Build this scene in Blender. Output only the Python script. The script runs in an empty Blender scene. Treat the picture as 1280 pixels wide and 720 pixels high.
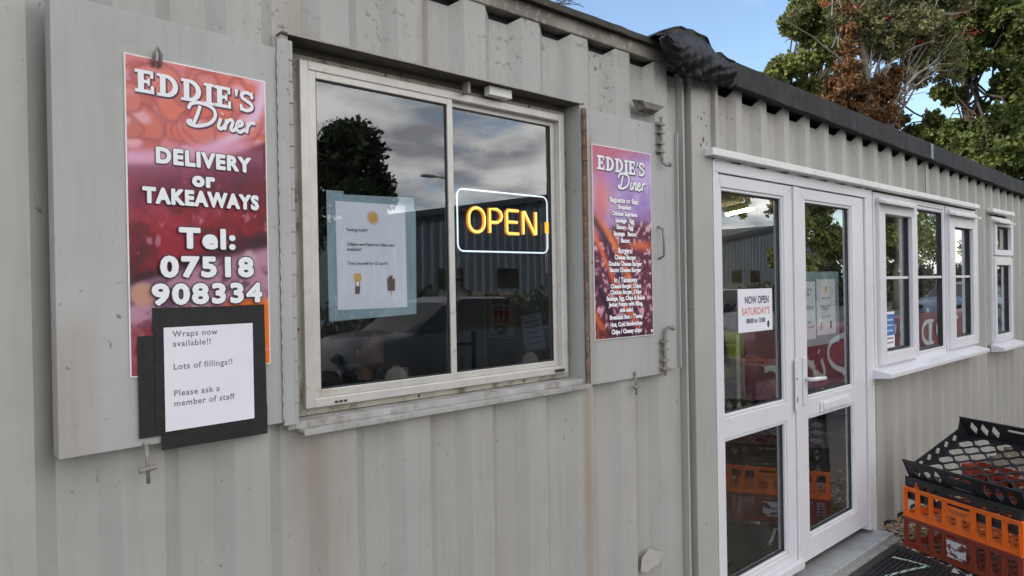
import bpy, bmesh, math, random
import numpy as np
from mathutils import Vector, Matrix, noise
R = math.radians
random.seed(7); rng = np.random.default_rng(7)
S = bpy.context.scene
COL = S.collection

# ------------------------------------------------------------------ camera
cam = bpy.data.objects.new('camera', bpy.data.cameras.new('camera')); COL.objects.link(cam)
YAW, PIT, ROL = R(42.95), R(-0.25), R(-1.02)
fw = Vector((math.sin(YAW)*math.cos(PIT), math.cos(YAW)*math.cos(PIT), math.sin(PIT)))
r0 = Vector((math.cos(YAW), -math.sin(YAW), 0)); u0 = r0.cross(fw)
rr = r0*math.cos(ROL)+u0*math.sin(ROL); uu = -r0*math.sin(ROL)+u0*math.cos(ROL)
cam.matrix_world = Matrix(((rr.x, uu.x, -fw.x, 0), (rr.y, uu.y, -fw.y, -1.755), (rr.z, uu.z, -fw.z, 1.61), (0, 0, 0, 1)))
cam.data.sensor_width = 36; cam.data.lens = 900/1280*36
cam.data.clip_start = .05; cam.data.clip_end = 3000
S.camera = cam

# ------------------------------------------------------------------ light
SUN = Vector((-.72, .50, .50)).normalized()
EL = math.asin(SUN.z); AZ = math.atan2(SUN.x, SUN.y)
w = bpy.data.worlds.new('World'); S.world = w; w.use_nodes = True
nt = w.node_tree; N = nt.nodes; L = nt.links; N.clear()
out = N.new('ShaderNodeOutputWorld'); bg = N.new('ShaderNodeBackground'); bg.inputs[1].default_value = .13
sky = N.new('ShaderNodeTexSky'); sky.sky_type = 'NISHITA'; sky.sun_disc = False
sky.sun_elevation = EL; sky.sun_rotation = AZ; sky.ozone_density = 1.6; sky.air_density = 1.0; sky.dust_density = .6
tc = N.new('ShaderNodeTexCoord'); sep = N.new('ShaderNodeSeparateXYZ'); L.new(tc.outputs['Generated'], sep.inputs[0])
def mth(op, a, b=None, nodes=N, links=L, clamp=False):
    n = nodes.new('ShaderNodeMath'); n.operation = op; n.use_clamp = clamp
    for i, v in enumerate((a, b)):
        if v is None: continue
        if isinstance(v, (int, float)): n.inputs[i].default_value = v
        else: links.new(v, n.inputs[i])
    return n.outputs[0]
zz = mth('ADD', mth('MAXIMUM', sep.outputs[2], 0.0), .22)
cmb = N.new('ShaderNodeCombineXYZ')
L.new(mth('DIVIDE', sep.outputs[0], zz), cmb.inputs[0]); L.new(mth('DIVIDE', sep.outputs[1], zz), cmb.inputs[1])
no = N.new('ShaderNodeTexNoise'); no.inputs['Scale'].default_value = 1.9; no.inputs['Detail'].default_value = 8; no.inputs['Roughness'].default_value = .58
L.new(cmb.outputs[0], no.inputs['Vector'])
no2 = N.new('ShaderNodeTexNoise'); no2.inputs['Scale'].default_value = 3.4; no2.inputs['Detail'].default_value = 5
L.new(cmb.outputs[0], no2.inputs['Vector'])
# cloud bank on the side the wall faces, clear sky behind the cabins
cov = mth('MULTIPLY', sep.outputs[1], -.28)
m = mth('ADD', no.outputs['Fac'], cov)
m = mth('MULTIPLY', mth('SUBTRACT', m, .555), 7.5, clamp=True)
wisp = mth('MULTIPLY', mth('SUBTRACT', no2.outputs['Fac'], .60), .7, clamp=True)
m = mth('MAXIMUM', m, wisp, clamp=True)
cr = N.new('ShaderNodeValToRGB'); L.new(no2.outputs['Fac'], cr.inputs[0])
cr.color_ramp.elements[0].position = .38; cr.color_ramp.elements[0].color = (4.2, 4.2, 4.5, 1)
cr.color_ramp.elements[1].position = .62; cr.color_ramp.elements[1].color = (12.5, 12.0, 11.3, 1)
mx = N.new('ShaderNodeMix'); mx.data_type = 'RGBA'
L.new(m, mx.inputs['Factor']); L.new(sky.outputs[0], mx.inputs['A']); L.new(cr.outputs[0], mx.inputs['B'])
L.new(mx.outputs['Result'], bg.inputs[0]); L.new(bg.outputs[0], out.inputs[0])
sl = bpy.data.lights.new('sun', 'SUN'); sl.energy = 2.5; sl.angle = R(.5); sl.color = (1, .93, .82)
so = bpy.data.objects.new('sun', sl); COL.objects.link(so); so.rotation_euler = SUN.to_track_quat('Z', 'Y').to_euler()
S.view_settings.view_transform = 'Standard'; S.view_settings.look = 'None'; S.view_settings.gamma = 1
S.view_settings.exposure = 0.95
S.render.resolution_x = 1280; S.render.resolution_y = 720
try:
    S.cycles.max_bounces = 8; S.cycles.transparent_max_bounces = 16; S.cycles.sample_clamp_indirect = 4
except Exception: pass

# ------------------------------------------------------------------ helpers
def link(o, parent=None):
    COL.objects.link(o)
    if parent is not None: o.parent = parent
    return o
def tag(o, label=None, cat=None, group=None, kind=None):
    if label: o['label'] = label
    if cat: o['category'] = cat
    if group: o['group'] = group
    if kind: o['kind'] = kind
    return o
def empty(name, loc=(0, 0, 0), rz=0, label=None, cat=None, group=None):
    o = bpy.data.objects.new(name, None); o.location = loc; o.rotation_euler = (0, 0, rz); o.empty_display_size = .1
    link(o); return tag(o, label, cat, group)
def copy_tree(o, parent=None):
    c = o.copy(); link(c); c.parent = parent
    for ch in o.children: copy_tree(ch, c)
    return c
class MB:
    def __init__(s): s.v = []; s.f = []; s.m = []; s.cur = 0
    def add(s, vs, fs, mi=None):
        b = len(s.v); s.v += [tuple(v) for v in vs]; s.f += [tuple(i+b for i in f) for f in fs]
        s.m += [s.cur if mi is None else mi]*len(fs); return s
    def box(s, a, b, M=None, mi=None):
        x0, y0, z0 = a; x1, y1, z1 = b
        vs = [(x0, y0, z0), (x1, y0, z0), (x1, y1, z0), (x0, y1, z0), (x0, y0, z1), (x1, y0, z1), (x1, y1, z1), (x0, y1, z1)]
        if M is not None: vs = [M @ Vector(v) for v in vs]
        return s.add(vs, [(0, 3, 2, 1), (4, 5, 6, 7), (0, 1, 5, 4), (1, 2, 6, 5), (2, 3, 7, 6), (3, 0, 4, 7)], mi)
    def tube(s, pts, rad, n=8, caps=True, mi=None, closed=False):
        pts = [Vector(p) for p in pts]; rs = rad if isinstance(rad, (list, tuple)) else [rad]*len(pts)
        rings = []; up = None; K = len(pts)
        for i, p in enumerate(pts):
            if closed: d = pts[(i+1) % K]-pts[i-1]
            else: d = pts[min(i+1, K-1)]-pts[max(i-1, 0)]
            d = d.normalized() if d.length > 1e-9 else Vector((0, 0, 1))
            if up is None: up = Vector((0, 0, 1)) if abs(d.z) < .9 else Vector((1, 0, 0))
            a = d.cross(up)
            if a.length < 1e-5: a = d.orthogonal()
            a.normalize(); b = a.cross(d).normalized(); up = b
            rings.append([p+a*math.cos(2*math.pi*k/n)*rs[i]+b*math.sin(2*math.pi*k/n)*rs[i] for k in range(n)])
        vs = [v for r_ in rings for v in r_]; fs = []
        for i in range(K if closed else K-1):
            j = (i+1) % K
            for k in range(n):
                fs.append((i*n+k, i*n+(k+1) % n, j*n+(k+1) % n, j*n+k))
        if caps and not closed: fs += [tuple(range(n))[::-1], tuple((K-1)*n+k for k in range(n))]
        return s.add(vs, fs, mi)
    def lathe(s, c, prof, n=16, mi=None):
        vs = []; fs = []
        for (r_, z) in prof:
            vs += [(c[0]+r_*math.cos(2*math.pi*k/n), c[1]+r_*math.sin(2*math.pi*k/n), c[2]+z) for k in range(n)]
        for i in range(len(prof)-1):
            for k in range(n): fs.append((i*n+k, i*n+(k+1) % n, (i+1)*n+(k+1) % n, (i+1)*n+k))
        return s.add(vs, fs, mi)
    def prism(s, poly, y0, y1, mi=None):      # poly in XZ, extruded along Y
        n = len(poly); vs = [(x, y0, z) for x, z in poly]+[(x, y1, z) for x, z in poly]
        fs = [tuple(range(n)), tuple(range(2*n-1, n-1, -1))]+[(i, i+n, (i+1) % n+n, (i+1) % n) for i in range(n)]
        return s.add(vs, fs, mi)
    def ellipsoid(s, c, r, M=None, nu=12, nv=8, mi=None):
        vs = []; fs = []
        for j in range(nv+1):
            t = math.pi*j/nv
            for k in range(nu):
                a = 2*math.pi*k/nu; v = Vector((r[0]*math.sin(t)*math.cos(a), r[1]*math.sin(t)*math.sin(a), r[2]*math.cos(t)))
                if M is not None: v = M @ v
                vs.append(v+Vector(c))
        for j in range(nv):
            for k in range(nu): fs.append((j*nu+k, (j+1)*nu+k, (j+1)*nu+(k+1) % nu, j*nu+(k+1) % nu))
        return s.add(vs, fs, mi)
    def build(s, name, mats, parent=None, smooth=False, bevel=0, kind=None, recalc=True):
        me = bpy.data.meshes.new(name); me.from_pydata(s.v, [], s.f)
        mats = mats if isinstance(mats, (list, tuple)) else [mats]
        for m_ in mats: me.materials.append(m_)
        if len(mats) > 1: me.polygons.foreach_set('material_index', s.m)
        if recalc:
            b = bmesh.new(); b.from_mesh(me); bmesh.ops.recalc_face_normals(b, faces=b.faces); b.to_mesh(me); b.free()
        if smooth: me.polygons.foreach_set('use_smooth', [True]*len(me.polygons))
        o = bpy.data.objects.new(name, me); link(o, parent)
        if bevel:
            md = o.modifiers.new('bevel', 'BEVEL'); md.width = bevel; md.segments = 2; md.limit_method = 'ANGLE'; md.angle_limit = R(40)
        if kind: o['kind'] = kind
        return o
def bx(name, a, b, mat, parent=None, bevel=.002): return MB().box(a, b).build(name, mat, parent, bevel=bevel)

# ------------------------------------------------------------------ materials
def newmat(name):
    m_ = bpy.data.materials.new(name); m_.use_nodes = True; return m_, m_.node_tree.nodes, m_.node_tree.links, m_.node_tree.nodes['Principled BSDF']
def ramp(n, l, src, stops):
    c = n.new('ShaderNodeValToRGB'); l.new(src, c.inputs[0]); e = c.color_ramp.elements
    while len(e) < len(stops): e.new(.5)
    for i, (p, col) in enumerate(stops):
        e[i].position = p; e[i].color = (*col, 1) if len(col) == 3 else col
    return c.outputs[0]
def ntex(n, l, scale, detail=4, rough=.55, vec=None, stretch=None, coord='Object'):
    t = n.new('ShaderNodeTexCoord'); src = t.outputs[coord]
    if stretch:
        mp = n.new('ShaderNodeMapping'); mp.inputs['Scale'].default_value = stretch; l.new(src, mp.inputs[0]); src = mp.outputs[0]
    x = n.new('ShaderNodeTexNoise'); x.inputs['Scale'].default_value = scale; x.inputs['Detail'].default_value = detail; x.inputs['Roughness'].default_value = rough
    l.new(src, x.inputs['Vector']); return x.outputs['Fac']
def mixc(n, l, fac, a, b):
    x = n.new('ShaderNodeMix'); x.data_type = 'RGBA'
    for k, v in (('Factor', fac), ('A', a), ('B', b)):
        if isinstance(v, (int, float)): x.inputs[k].default_value = v
        elif isinstance(v, tuple): x.inputs[k].default_value = (*v, 1)
        else: l.new(v, x.inputs[k])
    return x.outputs['Result']
def bump(n, l, p, src, strength=.3, dist=.002):
    b = n.new('ShaderNodeBump'); b.inputs['Strength'].default_value = strength; b.inputs['Distance'].default_value = dist
    l.new(src, b.inputs['Height']); l.new(b.outputs[0], p.inputs['Normal'])
def simple(name, col, rough=.5, var=.15, scale=8, metal=0, bmp=0, dirt=None, dscale=5, dpos=(.55, .75), stretch=None, coat=0):
    m_, n, l, p = newmat(name)
    f = ntex(n, l, scale, 5, stretch=stretch)
    a = tuple(max(0, c*(1-var)) for c in col); b = tuple(min(1, c*(1+var)) for c in col)
    c = ramp(n, l, f, [(.3, a), (.7, b)])
    if dirt:
        d = ntex(n, l, dscale, 6, .65); fa = ramp(n, l, d, [(dpos[0], (0, 0, 0)), (dpos[1], (1, 1, 1))]); c = mixc(n, l, fa, c, dirt)
    l.new(c, p.inputs['Base Color']); p.inputs['Roughness'].default_value = rough; p.inputs['Metallic'].default_value = metal
    if coat: p.inputs['Coat Weight'].default_value = coat
    if bmp: bump(n, l, p, ntex(n, l, scale*6, 5), bmp)
    return m_
def weathered_paint(name, col, rust=.0, chips=0.5, stains=()):
    """old gloss paint on steel: blotchy tone, vertical run marks, brown runs, chips; stains are (x, width, z top, strength)"""
    m_, n, l, p = newmat(name)
    big = ntex(n, l, 1.6, 5); run = ntex(n, l, 6, 6, .6, stretch=(5, 5, .35)); fine = ntex(n, l, 60, 6, .7)
    c = ramp(n, l, big, [(.3, tuple(v*.90 for v in col)), (.7, tuple(v*1.06 for v in col))])
    fr = ramp(n, l, run, [(.48, (0, 0, 0)), (.72, (1, 1, 1))])
    M1 = n.new('ShaderNodeMath'); M1.operation = 'MULTIPLY'; l.new(fr, M1.inputs[0]); M1.inputs[1].default_value = .24
    c = mixc(n, l, M1.outputs[0], c, (.26, .225, .175))
    spk = ntex(n, l, 34, 2, .5); c = mixc(n, l, mth('MULTIPLY', mth('SUBTRACT', spk, .745, n, l), 22.0, n, l, True), c, (.13, .10, .075))
    gr = ntex(n, l, 2.4, 7, .68); c = mixc(n, l, mth('MULTIPLY', mth('SUBTRACT', gr, .56, n, l), 1.0, n, l, True), c, (.21, .20, .175))
    # grime runs down from above: stronger where run noise and height agree
    t = n.new('ShaderNodeTexCoord'); sp = n.new('ShaderNodeSeparateXYZ'); l.new(t.outputs['Object'], sp.inputs[0])
    def M(op, a, b=None, clamp=False): return mth(op, a, b, n, l, clamp)
    for (sx, sw, zt, st) in stains:
        g = M('SUBTRACT', 1.0, M('DIVIDE', M('ABSOLUTE', M('SUBTRACT', sp.outputs[0], sx)), sw), clamp=True)
        h = M('MULTIPLY', M('SUBTRACT', zt, sp.outputs[2]), 12.0, clamp=True)
        fade = M('SUBTRACT', 1.0, M('DIVIDE', M('SUBTRACT', zt, sp.outputs[2]), 2.2), clamp=True)
        fr2 = M('MULTIPLY', M('MULTIPLY', g, h), M('MULTIPLY', fade, M('MULTIPLY', M('ADD', run, .15), st)), clamp=True)
        c = mixc(n, l, fr2, c, (.26, .13, .055))
    ch = ntex(n, l, 38, 7, .72); top = M('MULTIPLY', M('SUBTRACT', sp.outputs[2], 2.15), 2.6, clamp=True)
    patch = ntex(n, l, 3.2, 3); pm = M('MULTIPLY', M('SUBTRACT', patch, .42), 6.0, clamp=True)
    cm = M('MULTIPLY', M('MULTIPLY', M('SUBTRACT', ch, M('SUBTRACT', .625, M('MULTIPLY', top, .20*chips))), 16.0, clamp=True), M('MAXIMUM', pm, .1))
    c = mixc(n, l, cm, c, (.16, .14, .12))
    # lighter flakes
    ch2 = ntex(n, l, 22, 7, .75, stretch=(1, 1, .6))
    cm2 = M('MULTIPLY', M('MULTIPLY', M('SUBTRACT', ch2, .60), 14.0, clamp=True), M('MULTIPLY', top, .6*chips))
    c = mixc(n, l, cm2, c, (.56, .55, .52))
    if rust:
        rn = ntex(n, l, 12, 7, .7); rm = M('MULTIPLY', M('SUBTRACT', rn, 1-rust), 9.0, clamp=True)
        c = mixc(n, l, rm, c, (.15, .062, .025))
    l.new(c, p.inputs['Base Color']); p.inputs['Roughness'].default_value = .5
    b = n.new('ShaderNodeBump'); b.inputs['Strength'].default_value = .35; b.inputs['Distance'].default_value = .002
    l.new(M('ADD', M('MULTIPLY', fine, .35), M('MULTIPLY', M('SUBTRACT', big, cm), 1.0)), b.inputs['Height'])
    b2 = n.new('ShaderNodeBump'); b2.inputs['Strength'].default_value = .5; b2.inputs['Distance'].default_value = .012; l.new(ntex(n, l, 4.5, 2, .4), b2.inputs['Height']); l.new(b2.outputs[0], b.inputs['Normal'])
    l.new(b.outputs[0], p.inputs['Normal'])
    return m_
GREY = (.380, .378, .360)
m_cont = weathered_paint('container_paint', GREY, stains=((2.0, .03, 1.26, .8), (2.02, .09, 1.3, .3), (.88, .05, 2.6, .5), (1.30, .04, 2.6, .7), (.96, .08, 1.25, .2), (.93, .05, 2.3, .9), (1.55, .2, 1.25, .1), (2.33, .05, 1.2, .4)))
m_shut = weathered_paint('shutter_paint', (.385, .387, .376), chips=.3, rust=.24, stains=((.35, .06, 1.60, .5), (.60, .15, 1.3, .3), (2.03, .03, 2.2, .7), (2.46, .06, 1.3, .4)))
m_rail = weathered_paint('top_rail_paint', (.34, .32, .27), chips=1.2, rust=.33)
m_cab = weathered_paint('cabin_plastisol', (.385, .374, .345), chips=.2, stains=((2.78, .07, 2.4, .5),))
m_post = weathered_paint('cabin_post_paint', (.39, .38, .355), chips=.6, stains=((2.78, .05, 2.42, .6),))
m_rust = simple('rusty_iron', (.17, .10, .065), .8, .5, 40, bmp=.5, dirt=(.34, .31, .28), dscale=25)
m_iron = simple('painted_iron', (.25, .23, .20), .6, .3, 40, bmp=.4, dirt=(.10, .055, .03), dscale=30)
m_alu = simple('aluminium_frame', (.57, .555, .52), .42, .10, 14, metal=.3, dirt=(.36, .31, .24), dscale=14, dpos=(.57, .80))
m_alu2 = simple('weathered_window_surround', (.40, .375, .32), .7, .16, 14, dirt=(.10, .075, .05), dscale=18, dpos=(.50, .70), bmp=.2)
m_sill = simple('metal_sill', (.36, .355, .34), .5, .2, 12, dirt=(.16, .12, .09), dscale=18, dpos=(.50, .75))
m_upvc = simple('white_upvc', (.68, .67, .70), .36, .03, 3, dirt=(.54, .51, .46), dscale=9, dpos=(.60, .85), coat=.1)
m_upvcd = simple('dirty_white_trim', (.72, .71, .69), .45, .06, 5, dirt=(.36, .33, .29), dscale=12, dpos=(.56, .85))
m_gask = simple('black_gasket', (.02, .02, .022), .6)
m_thr = simple('threshold_metal', (.40, .41, .42), .45, .12, 9, metal=.3, dirt=(.22, .20, .17), dscale=14)
m_felt = simple('black_roofing_felt', (.014, .014, .015), .8, .4, 14, bmp=.8, dirt=(.035, .035, .037), dscale=7, dpos=(.5, .75))
m_roofdark = simple('dark_roof_edge', (.045, .042, .038), .8, .4, 20, bmp=.5, dirt=(.10, .09, .06), dscale=30)
def plastic_sheet():
    m_, n, l, p = newmat('black_polythene'); p.inputs['Base Color'].default_value = (.012, .013, .015, 1); p.inputs['Roughness'].default_value = .5; p.inputs['Specular IOR Level'].default_value = .25
    bump(n, l, p, ntex(n, l, 45, 5), .4, .004); return m_
m_poly = plastic_sheet()
def glass(name, tint=(.82, .86, .86), boost=1.0, smear=.0):
    m_, n, l, p = newmat(name); n.remove(p); o = n['Material Output']
    tr = n.new('ShaderNodeBsdfTransparent'); tr.inputs[0].default_value = (*tint, 1)
    gl = n.new('ShaderNodeBsdfGlossy'); gl.inputs['Roughness'].default_value = .004; gl.inputs['Color'].default_value = (.95, .97, 1, 1)
    ge = n.new('ShaderNodeNewGeometry'); dt = n.new('ShaderNodeVectorMath'); dt.operation = 'DOT_PRODUCT'; l.new(ge.outputs['Incoming'], dt.inputs[0]); l.new(ge.outputs['Normal'], dt.inputs[1])
    sch = mth('ADD', mth('MULTIPLY', mth('POWER', mth('SUBTRACT', 1.0, mth('ABSOLUTE', dt.outputs['Value'], None, n, l), n, l, True), 5.0, n, l), .96, n, l), .04, n, l)
    f2 = mth('MULTIPLY', sch, boost, n, l, True)
    bm = n.new('ShaderNodeBump'); bm.inputs['Strength'].default_value = .05; bm.inputs['Distance'].default_value = .01
    l.new(ntex(n, l, 1.3, 2), bm.inputs['Height']); l.new(bm.outputs[0], gl.inputs['Normal'])
    mx_ = n.new('ShaderNodeMixShader'); l.new(f2, mx_.inputs[0]); l.new(tr.outputs[0], mx_.inputs[1]); l.new(gl.outputs[0], mx_.inputs[2])
    d = n.new('ShaderNodeBsdfDiffuse'); d.inputs[0].default_value = (.5, .5, .5, 1)
    ms = n.new('ShaderNodeMixShader'); sm = ntex(n, l, 5, 7, .7)
    l.new(mth('MULTIPLY', mth('SUBTRACT', sm, .5, n, l), smear, n, l, True), ms.inputs[0]); l.new(mx_.outputs[0], ms.inputs[1]); l.new(d.outputs[0], ms.inputs[2])
    l.new(ms.outputs[0], o.inputs[0]); return m_
m_glassS = glass('serving_window_glass', (.93, .95, .96), 2.3, .03)
m_glassD = glass('double_glazing', (.94, .96, .95), 2.2, .13)
m_glassC = glass('car_glass', (.06, .06, .06), .8, 0)
def emis(name, col, st):
    m_, n, l, p = newmat(name); p.inputs['Base Color'].default_value = (*col, 1); p.inputs['Emission Color'].default_value = (*col, 1); p.inputs['Emission Strength'].default_value = st; return m_
m_print = {}
def flat(col, rough=.55):
    if (col, rough) not in m_print: m_print[(col, rough)] = simple('print_ink', col, rough, .03, 3)
    return m_print[(col, rough)]
m_paper = simple('white_paper', (.74, .74, .80), .6, .03, 6, bmp=.15)
m_conc = simple('concrete', (.30, .28, .25), .9, .2, 12, bmp=.5, dirt=(.14, .12, .09), dscale=4)

# ------------------------------------------------------------------ text and flat print
def text_mesh(body, size, bold=0.0, shear=0.0, align='CENTER', sx=1.0, spacing=1.0, width=None):
    cu = bpy.data.curves.new('t', 'FONT'); cu.body = body; cu.size = size; cu.offset = bold; cu.shear = shear
    cu.align_x = align; cu.align_y = 'CENTER'; cu.resolution_u = 3; cu.fill_mode = 'FRONT'; cu.space_character = spacing
    o = bpy.data.objects.new('t', cu); COL.objects.link(o)
    dg = bpy.context.evaluated_depsgraph_get(); me = bpy.data.meshes.new_from_object(o.evaluated_get(dg))
    if width: xs_ = [v.co.x for v in me.vertices]; sx = width/(max(xs_)-min(xs_))
    vs = [(v.co.x*sx, v.co.y) for v in me.vertices]; fs = [tuple(p.vertices) for p in me.polygons]
    bpy.data.objects.remove(o); bpy.data.curves.remove(cu); bpy.data.meshes.remove(me)
    return vs, fs
class Print:
    """flat lettering on a board: local x right, z up, facing -y; layered in tenths of a millimetre"""
    def __init__(s, y=0): s.mb = MB(); s.mats = []; s.y = y; s.k = 0
    def mi(s, m_):
        if m_ not in s.mats: s.mats.append(m_)
        return s.mats.index(m_)
    def step(s): s.k += 1; return s.y-.00002*s.k
    def text(s, body, x, z, size, mat, bold=0, outline=None, ow=.0, **kw):
        if outline is not None:
            v, f = text_mesh(body, size, bold+ow, **kw); y = s.step(); s.mb.add([(a+x, y, b+z) for a, b in v], f, s.mi(outline))
        v, f = text_mesh(body, size, bold, **kw); y = s.step(); s.mb.add([(a+x, y, b+z) for a, b in v], f, s.mi(mat)); return s
    def poly(s, pts, mat):
        y = s.step(); s.mb.add([(a, y, b) for a, b in pts], [tuple(range(len(pts)))], s.mi(mat)); return s
    def rect(s, x0, x1, z0, z1, mat): return s.poly([(x0, z0), (x1, z0), (x1, z1), (x0, z1)], mat)
    def disc(s, x, z, r_, mat, n=20, rz=None): return s.poly([(x+r_*math.cos(2*math.pi*k/n), z+(rz or r_)*math.sin(2*math.pi*k/n)) for k in range(n)], mat)
    def ribbon(s, pts, wid, mat, closed=False):
        P = [Vector(p) for p in pts]; K = len(P); vs = []; y = s.step()
        for i in range(K):
            d = (P[(i+1) % K]-P[i-1]) if closed else (P[min(i+1, K-1)]-P[max(i-1, 0)])
            d = d.normalized() if d.length else Vector((1, 0)); nn = Vector((-d.y, d.x)); ww = wid[i] if isinstance(wid, (list, tuple)) else wid
            a = P[i]+nn*ww/2; b = P[i]-nn*ww/2; vs += [(a.x, y, a.y), (b.x, y, b.y)]
        fs = [(2*i, 2*i+1, 2*((i+1) % K)+1, 2*((i+1) % K)) for i in range(K if closed else K-1)]
        s.mb.add(vs, fs, s.mi(mat)); return s
    def build(s, name, parent): return s.mb.build(name, s.mats, parent, recalc=False)
def catmull(P, n=6):
    P = [Vector(p) for p in P]; Q = [P[0]*2-P[1]]+P+[P[-1]*2-P[-2]]; o = []
    for i in range(1, len(Q)-2):
        for k in range(n):
            t = k/n; a, b, c, d = Q[i-1], Q[i], Q[i+1], Q[i+2]
            o.append(.5*((2*b)+(c-a)*t+(2*a-5*b+4*c-d)*t*t+(3*b-a-3*c+d)*t**3))
    o.append(P[-1]); return o
def slab_word(pr, x, z, h, tilt, mat, shadow, sx=1.25):
    """EDDIE'S in a western slab serif, stepping down to the right"""
    wd = {'E': .74, 'D': .84, 'I': .40, "'": .24, 'S': .66}
    def glyph(c, ox, oz, m_, g):
        T = lambda a, b: (ox+a*h*sx, oz+b*h)
        def q(a0, a1, b0, b1): pr.rect(ox+(a0*sx-g)*h, ox+(a1*sx+g)*h, oz+(b0-g)*h, oz+(b1+g)*h, m_)
        if c == 'E':
            q(.10, .30, 0, 1); q(0, .62, 0, .15); q(0, .60, .85, 1); q(.3, .48, .43, .57); q(.42, .50, .34, .66); q(.53, .64, 0, .34); q(.51, .62, .68, 1)
        elif c == 'I': q(.09, .29, 0, 1); q(0, .38, 0, .13); q(0, .38, .87, 1)
        elif c == 'D':
            q(.10, .30, 0, 1); q(0, .34, 0, .13); q(0, .34, .87, 1)
            pts = [T(.28+.36*math.sin(t), .5-.43*math.cos(t)) for t in np.linspace(0, math.pi, 14)]
            wds = [(.14+.10*math.sin(t)+2*g)*h for t in np.linspace(0, math.pi, 14)]
            pr.ribbon(pts, wds, m_)
        elif c == "'": pr.poly([T(.04-g, 1+g), T(.2+g, 1+g), T(.15+g, .66-g), T(.09-g, .66-g)], m_)
        elif c == 'S':
            pts = catmull([T(.52, .70), T(.48, .86), T(.30, .94), T(.12, .84), T(.12, .66), T(.30, .53), T(.48, .40), T(.50, .20), T(.32, .07), T(.12, .12), T(.06, .30)], 4)
            pr.ribbon(pts, (.17+2*g)*h, m_); q(.48, .56, .66, .98); q(.02, .10, .02, .34)
    for mat_, g, dx, dz in ((shadow, .045, .04, -.04), (mat, 0, 0, 0)):
        ox = x; oz = z
        for c in "EDDIE'S":
            glyph(c, ox+dx*h, oz+dz*h, mat_, g); ox += wd[c]*h*sx; oz += tilt*wd[c]*h
def script_word(pr, x, z, s_, mat, shadow, sx=1.42):
    strokes = [[(.32, .92), (.24, .55), (.10, .06)], [(-.05, .70), (.05, .95), (.35, 1.05), (.72, .90), (.80, .55), (.62, .20), (.25, .0), (-.02, .04), (-.06, .16), (.06, .18)],
               [(.98, .50), (.90, .12), (.98, .02), (1.10, .18)], [(1.03, .70), (1.05, .74)], [(1.18, .50), (1.10, .0)], [(1.12, .26), (1.28, .50), (1.38, .42), (1.31, .10), (1.38, .02), (1.50, .18)],
               [(1.52, .24), (1.70, .36), (1.66, .52), (1.54, .42), (1.50, .14), (1.62, .0), (1.80, .18)], [(1.92, .52), (1.84, .0)], [(1.87, .28), (2.0, .50), (2.16, .50)]]
    for mat_, g, d in ((shadow, .06, .035), (mat, 0, 0)):
        for st in strokes:
            pr.ribbon(catmull([(x+(a*sx+d)*s_, z+(b-d)*s_) for a, b in st], 5), (.15+g)*s_, mat_)
def colour_board(name, W, Hh, fn, parent, nx=110, nz=230, y=0):
    """flat printed picture: colour attribute on a fine grid (print only)"""
    xs = np.linspace(0, 1, nx+1); zs = np.linspace(0, 1, nz+1); X, Z = np.meshgrid(xs, zs)
    co = np.zeros(((nx+1)*(nz+1), 3)); co[:, 0] = X.ravel()*W; co[:, 1] = y; co[:, 2] = Z.ravel()*Hh
    i = np.arange(nz)[:, None]*(nx+1)+np.arange(nx)[None, :]; i = i.ravel()
    fc = np.stack([i, i+1, i+nx+2, i+nx+1], 1)
    me = bpy.data.meshes.new(name); me.from_pydata(co.tolist(), [], fc.tolist())
    c = fn(X.ravel(), 1-Z.ravel()); at = me.color_attributes.new('print', 'FLOAT_COLOR', 'POINT')
    at.data.foreach_set('color', np.concatenate([c, np.ones((len(c), 1))], 1).astype('f').ravel())
    m_, n, l, p = newmat('printed_picture'); a = n.new('ShaderNodeAttribute'); a.attribute_name = 'print'; l.new(a.outputs['Color'], p.inputs['Base Color']); p.inputs['Roughness'].default_value = .38
    me.materials.append(m_); o = bpy.data.objects.new(name, me); link(o, parent); return o
def vnoise(x, y, s, seed=0):
    r_ = np.random.default_rng(seed).random((64, 64)); u = x*s; v = y*s; i = np.floor(u).astype(int); j = np.floor(v).astype(int)
    fu = u-i; fv = v-j; fu = fu*fu*(3-2*fu); fv = fv*fv*(3-2*fv); g = lambda a, b: r_[a % 64, b % 64]
    return (g(i, j)*(1-fu)+g(i+1, j)*fu)*(1-fv)+(g(i, j+1)*(1-fu)+g(i+1, j+1)*fu)*fv
def fbm(x, y, s, seed=0, o=4): return sum(vnoise(x, y, s*2**k, seed+k)/2**k for k in range(o))/sum(1/2**k for k in range(o))
def sm(a, b, t): u = np.clip((t-a)/(b-a), 0, 1); return u*u*(3-2*u)
def lay(c, col, m_): return c*(1-m_[:, None])+np.array(col)[None, :]*m_[:, None]
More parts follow.
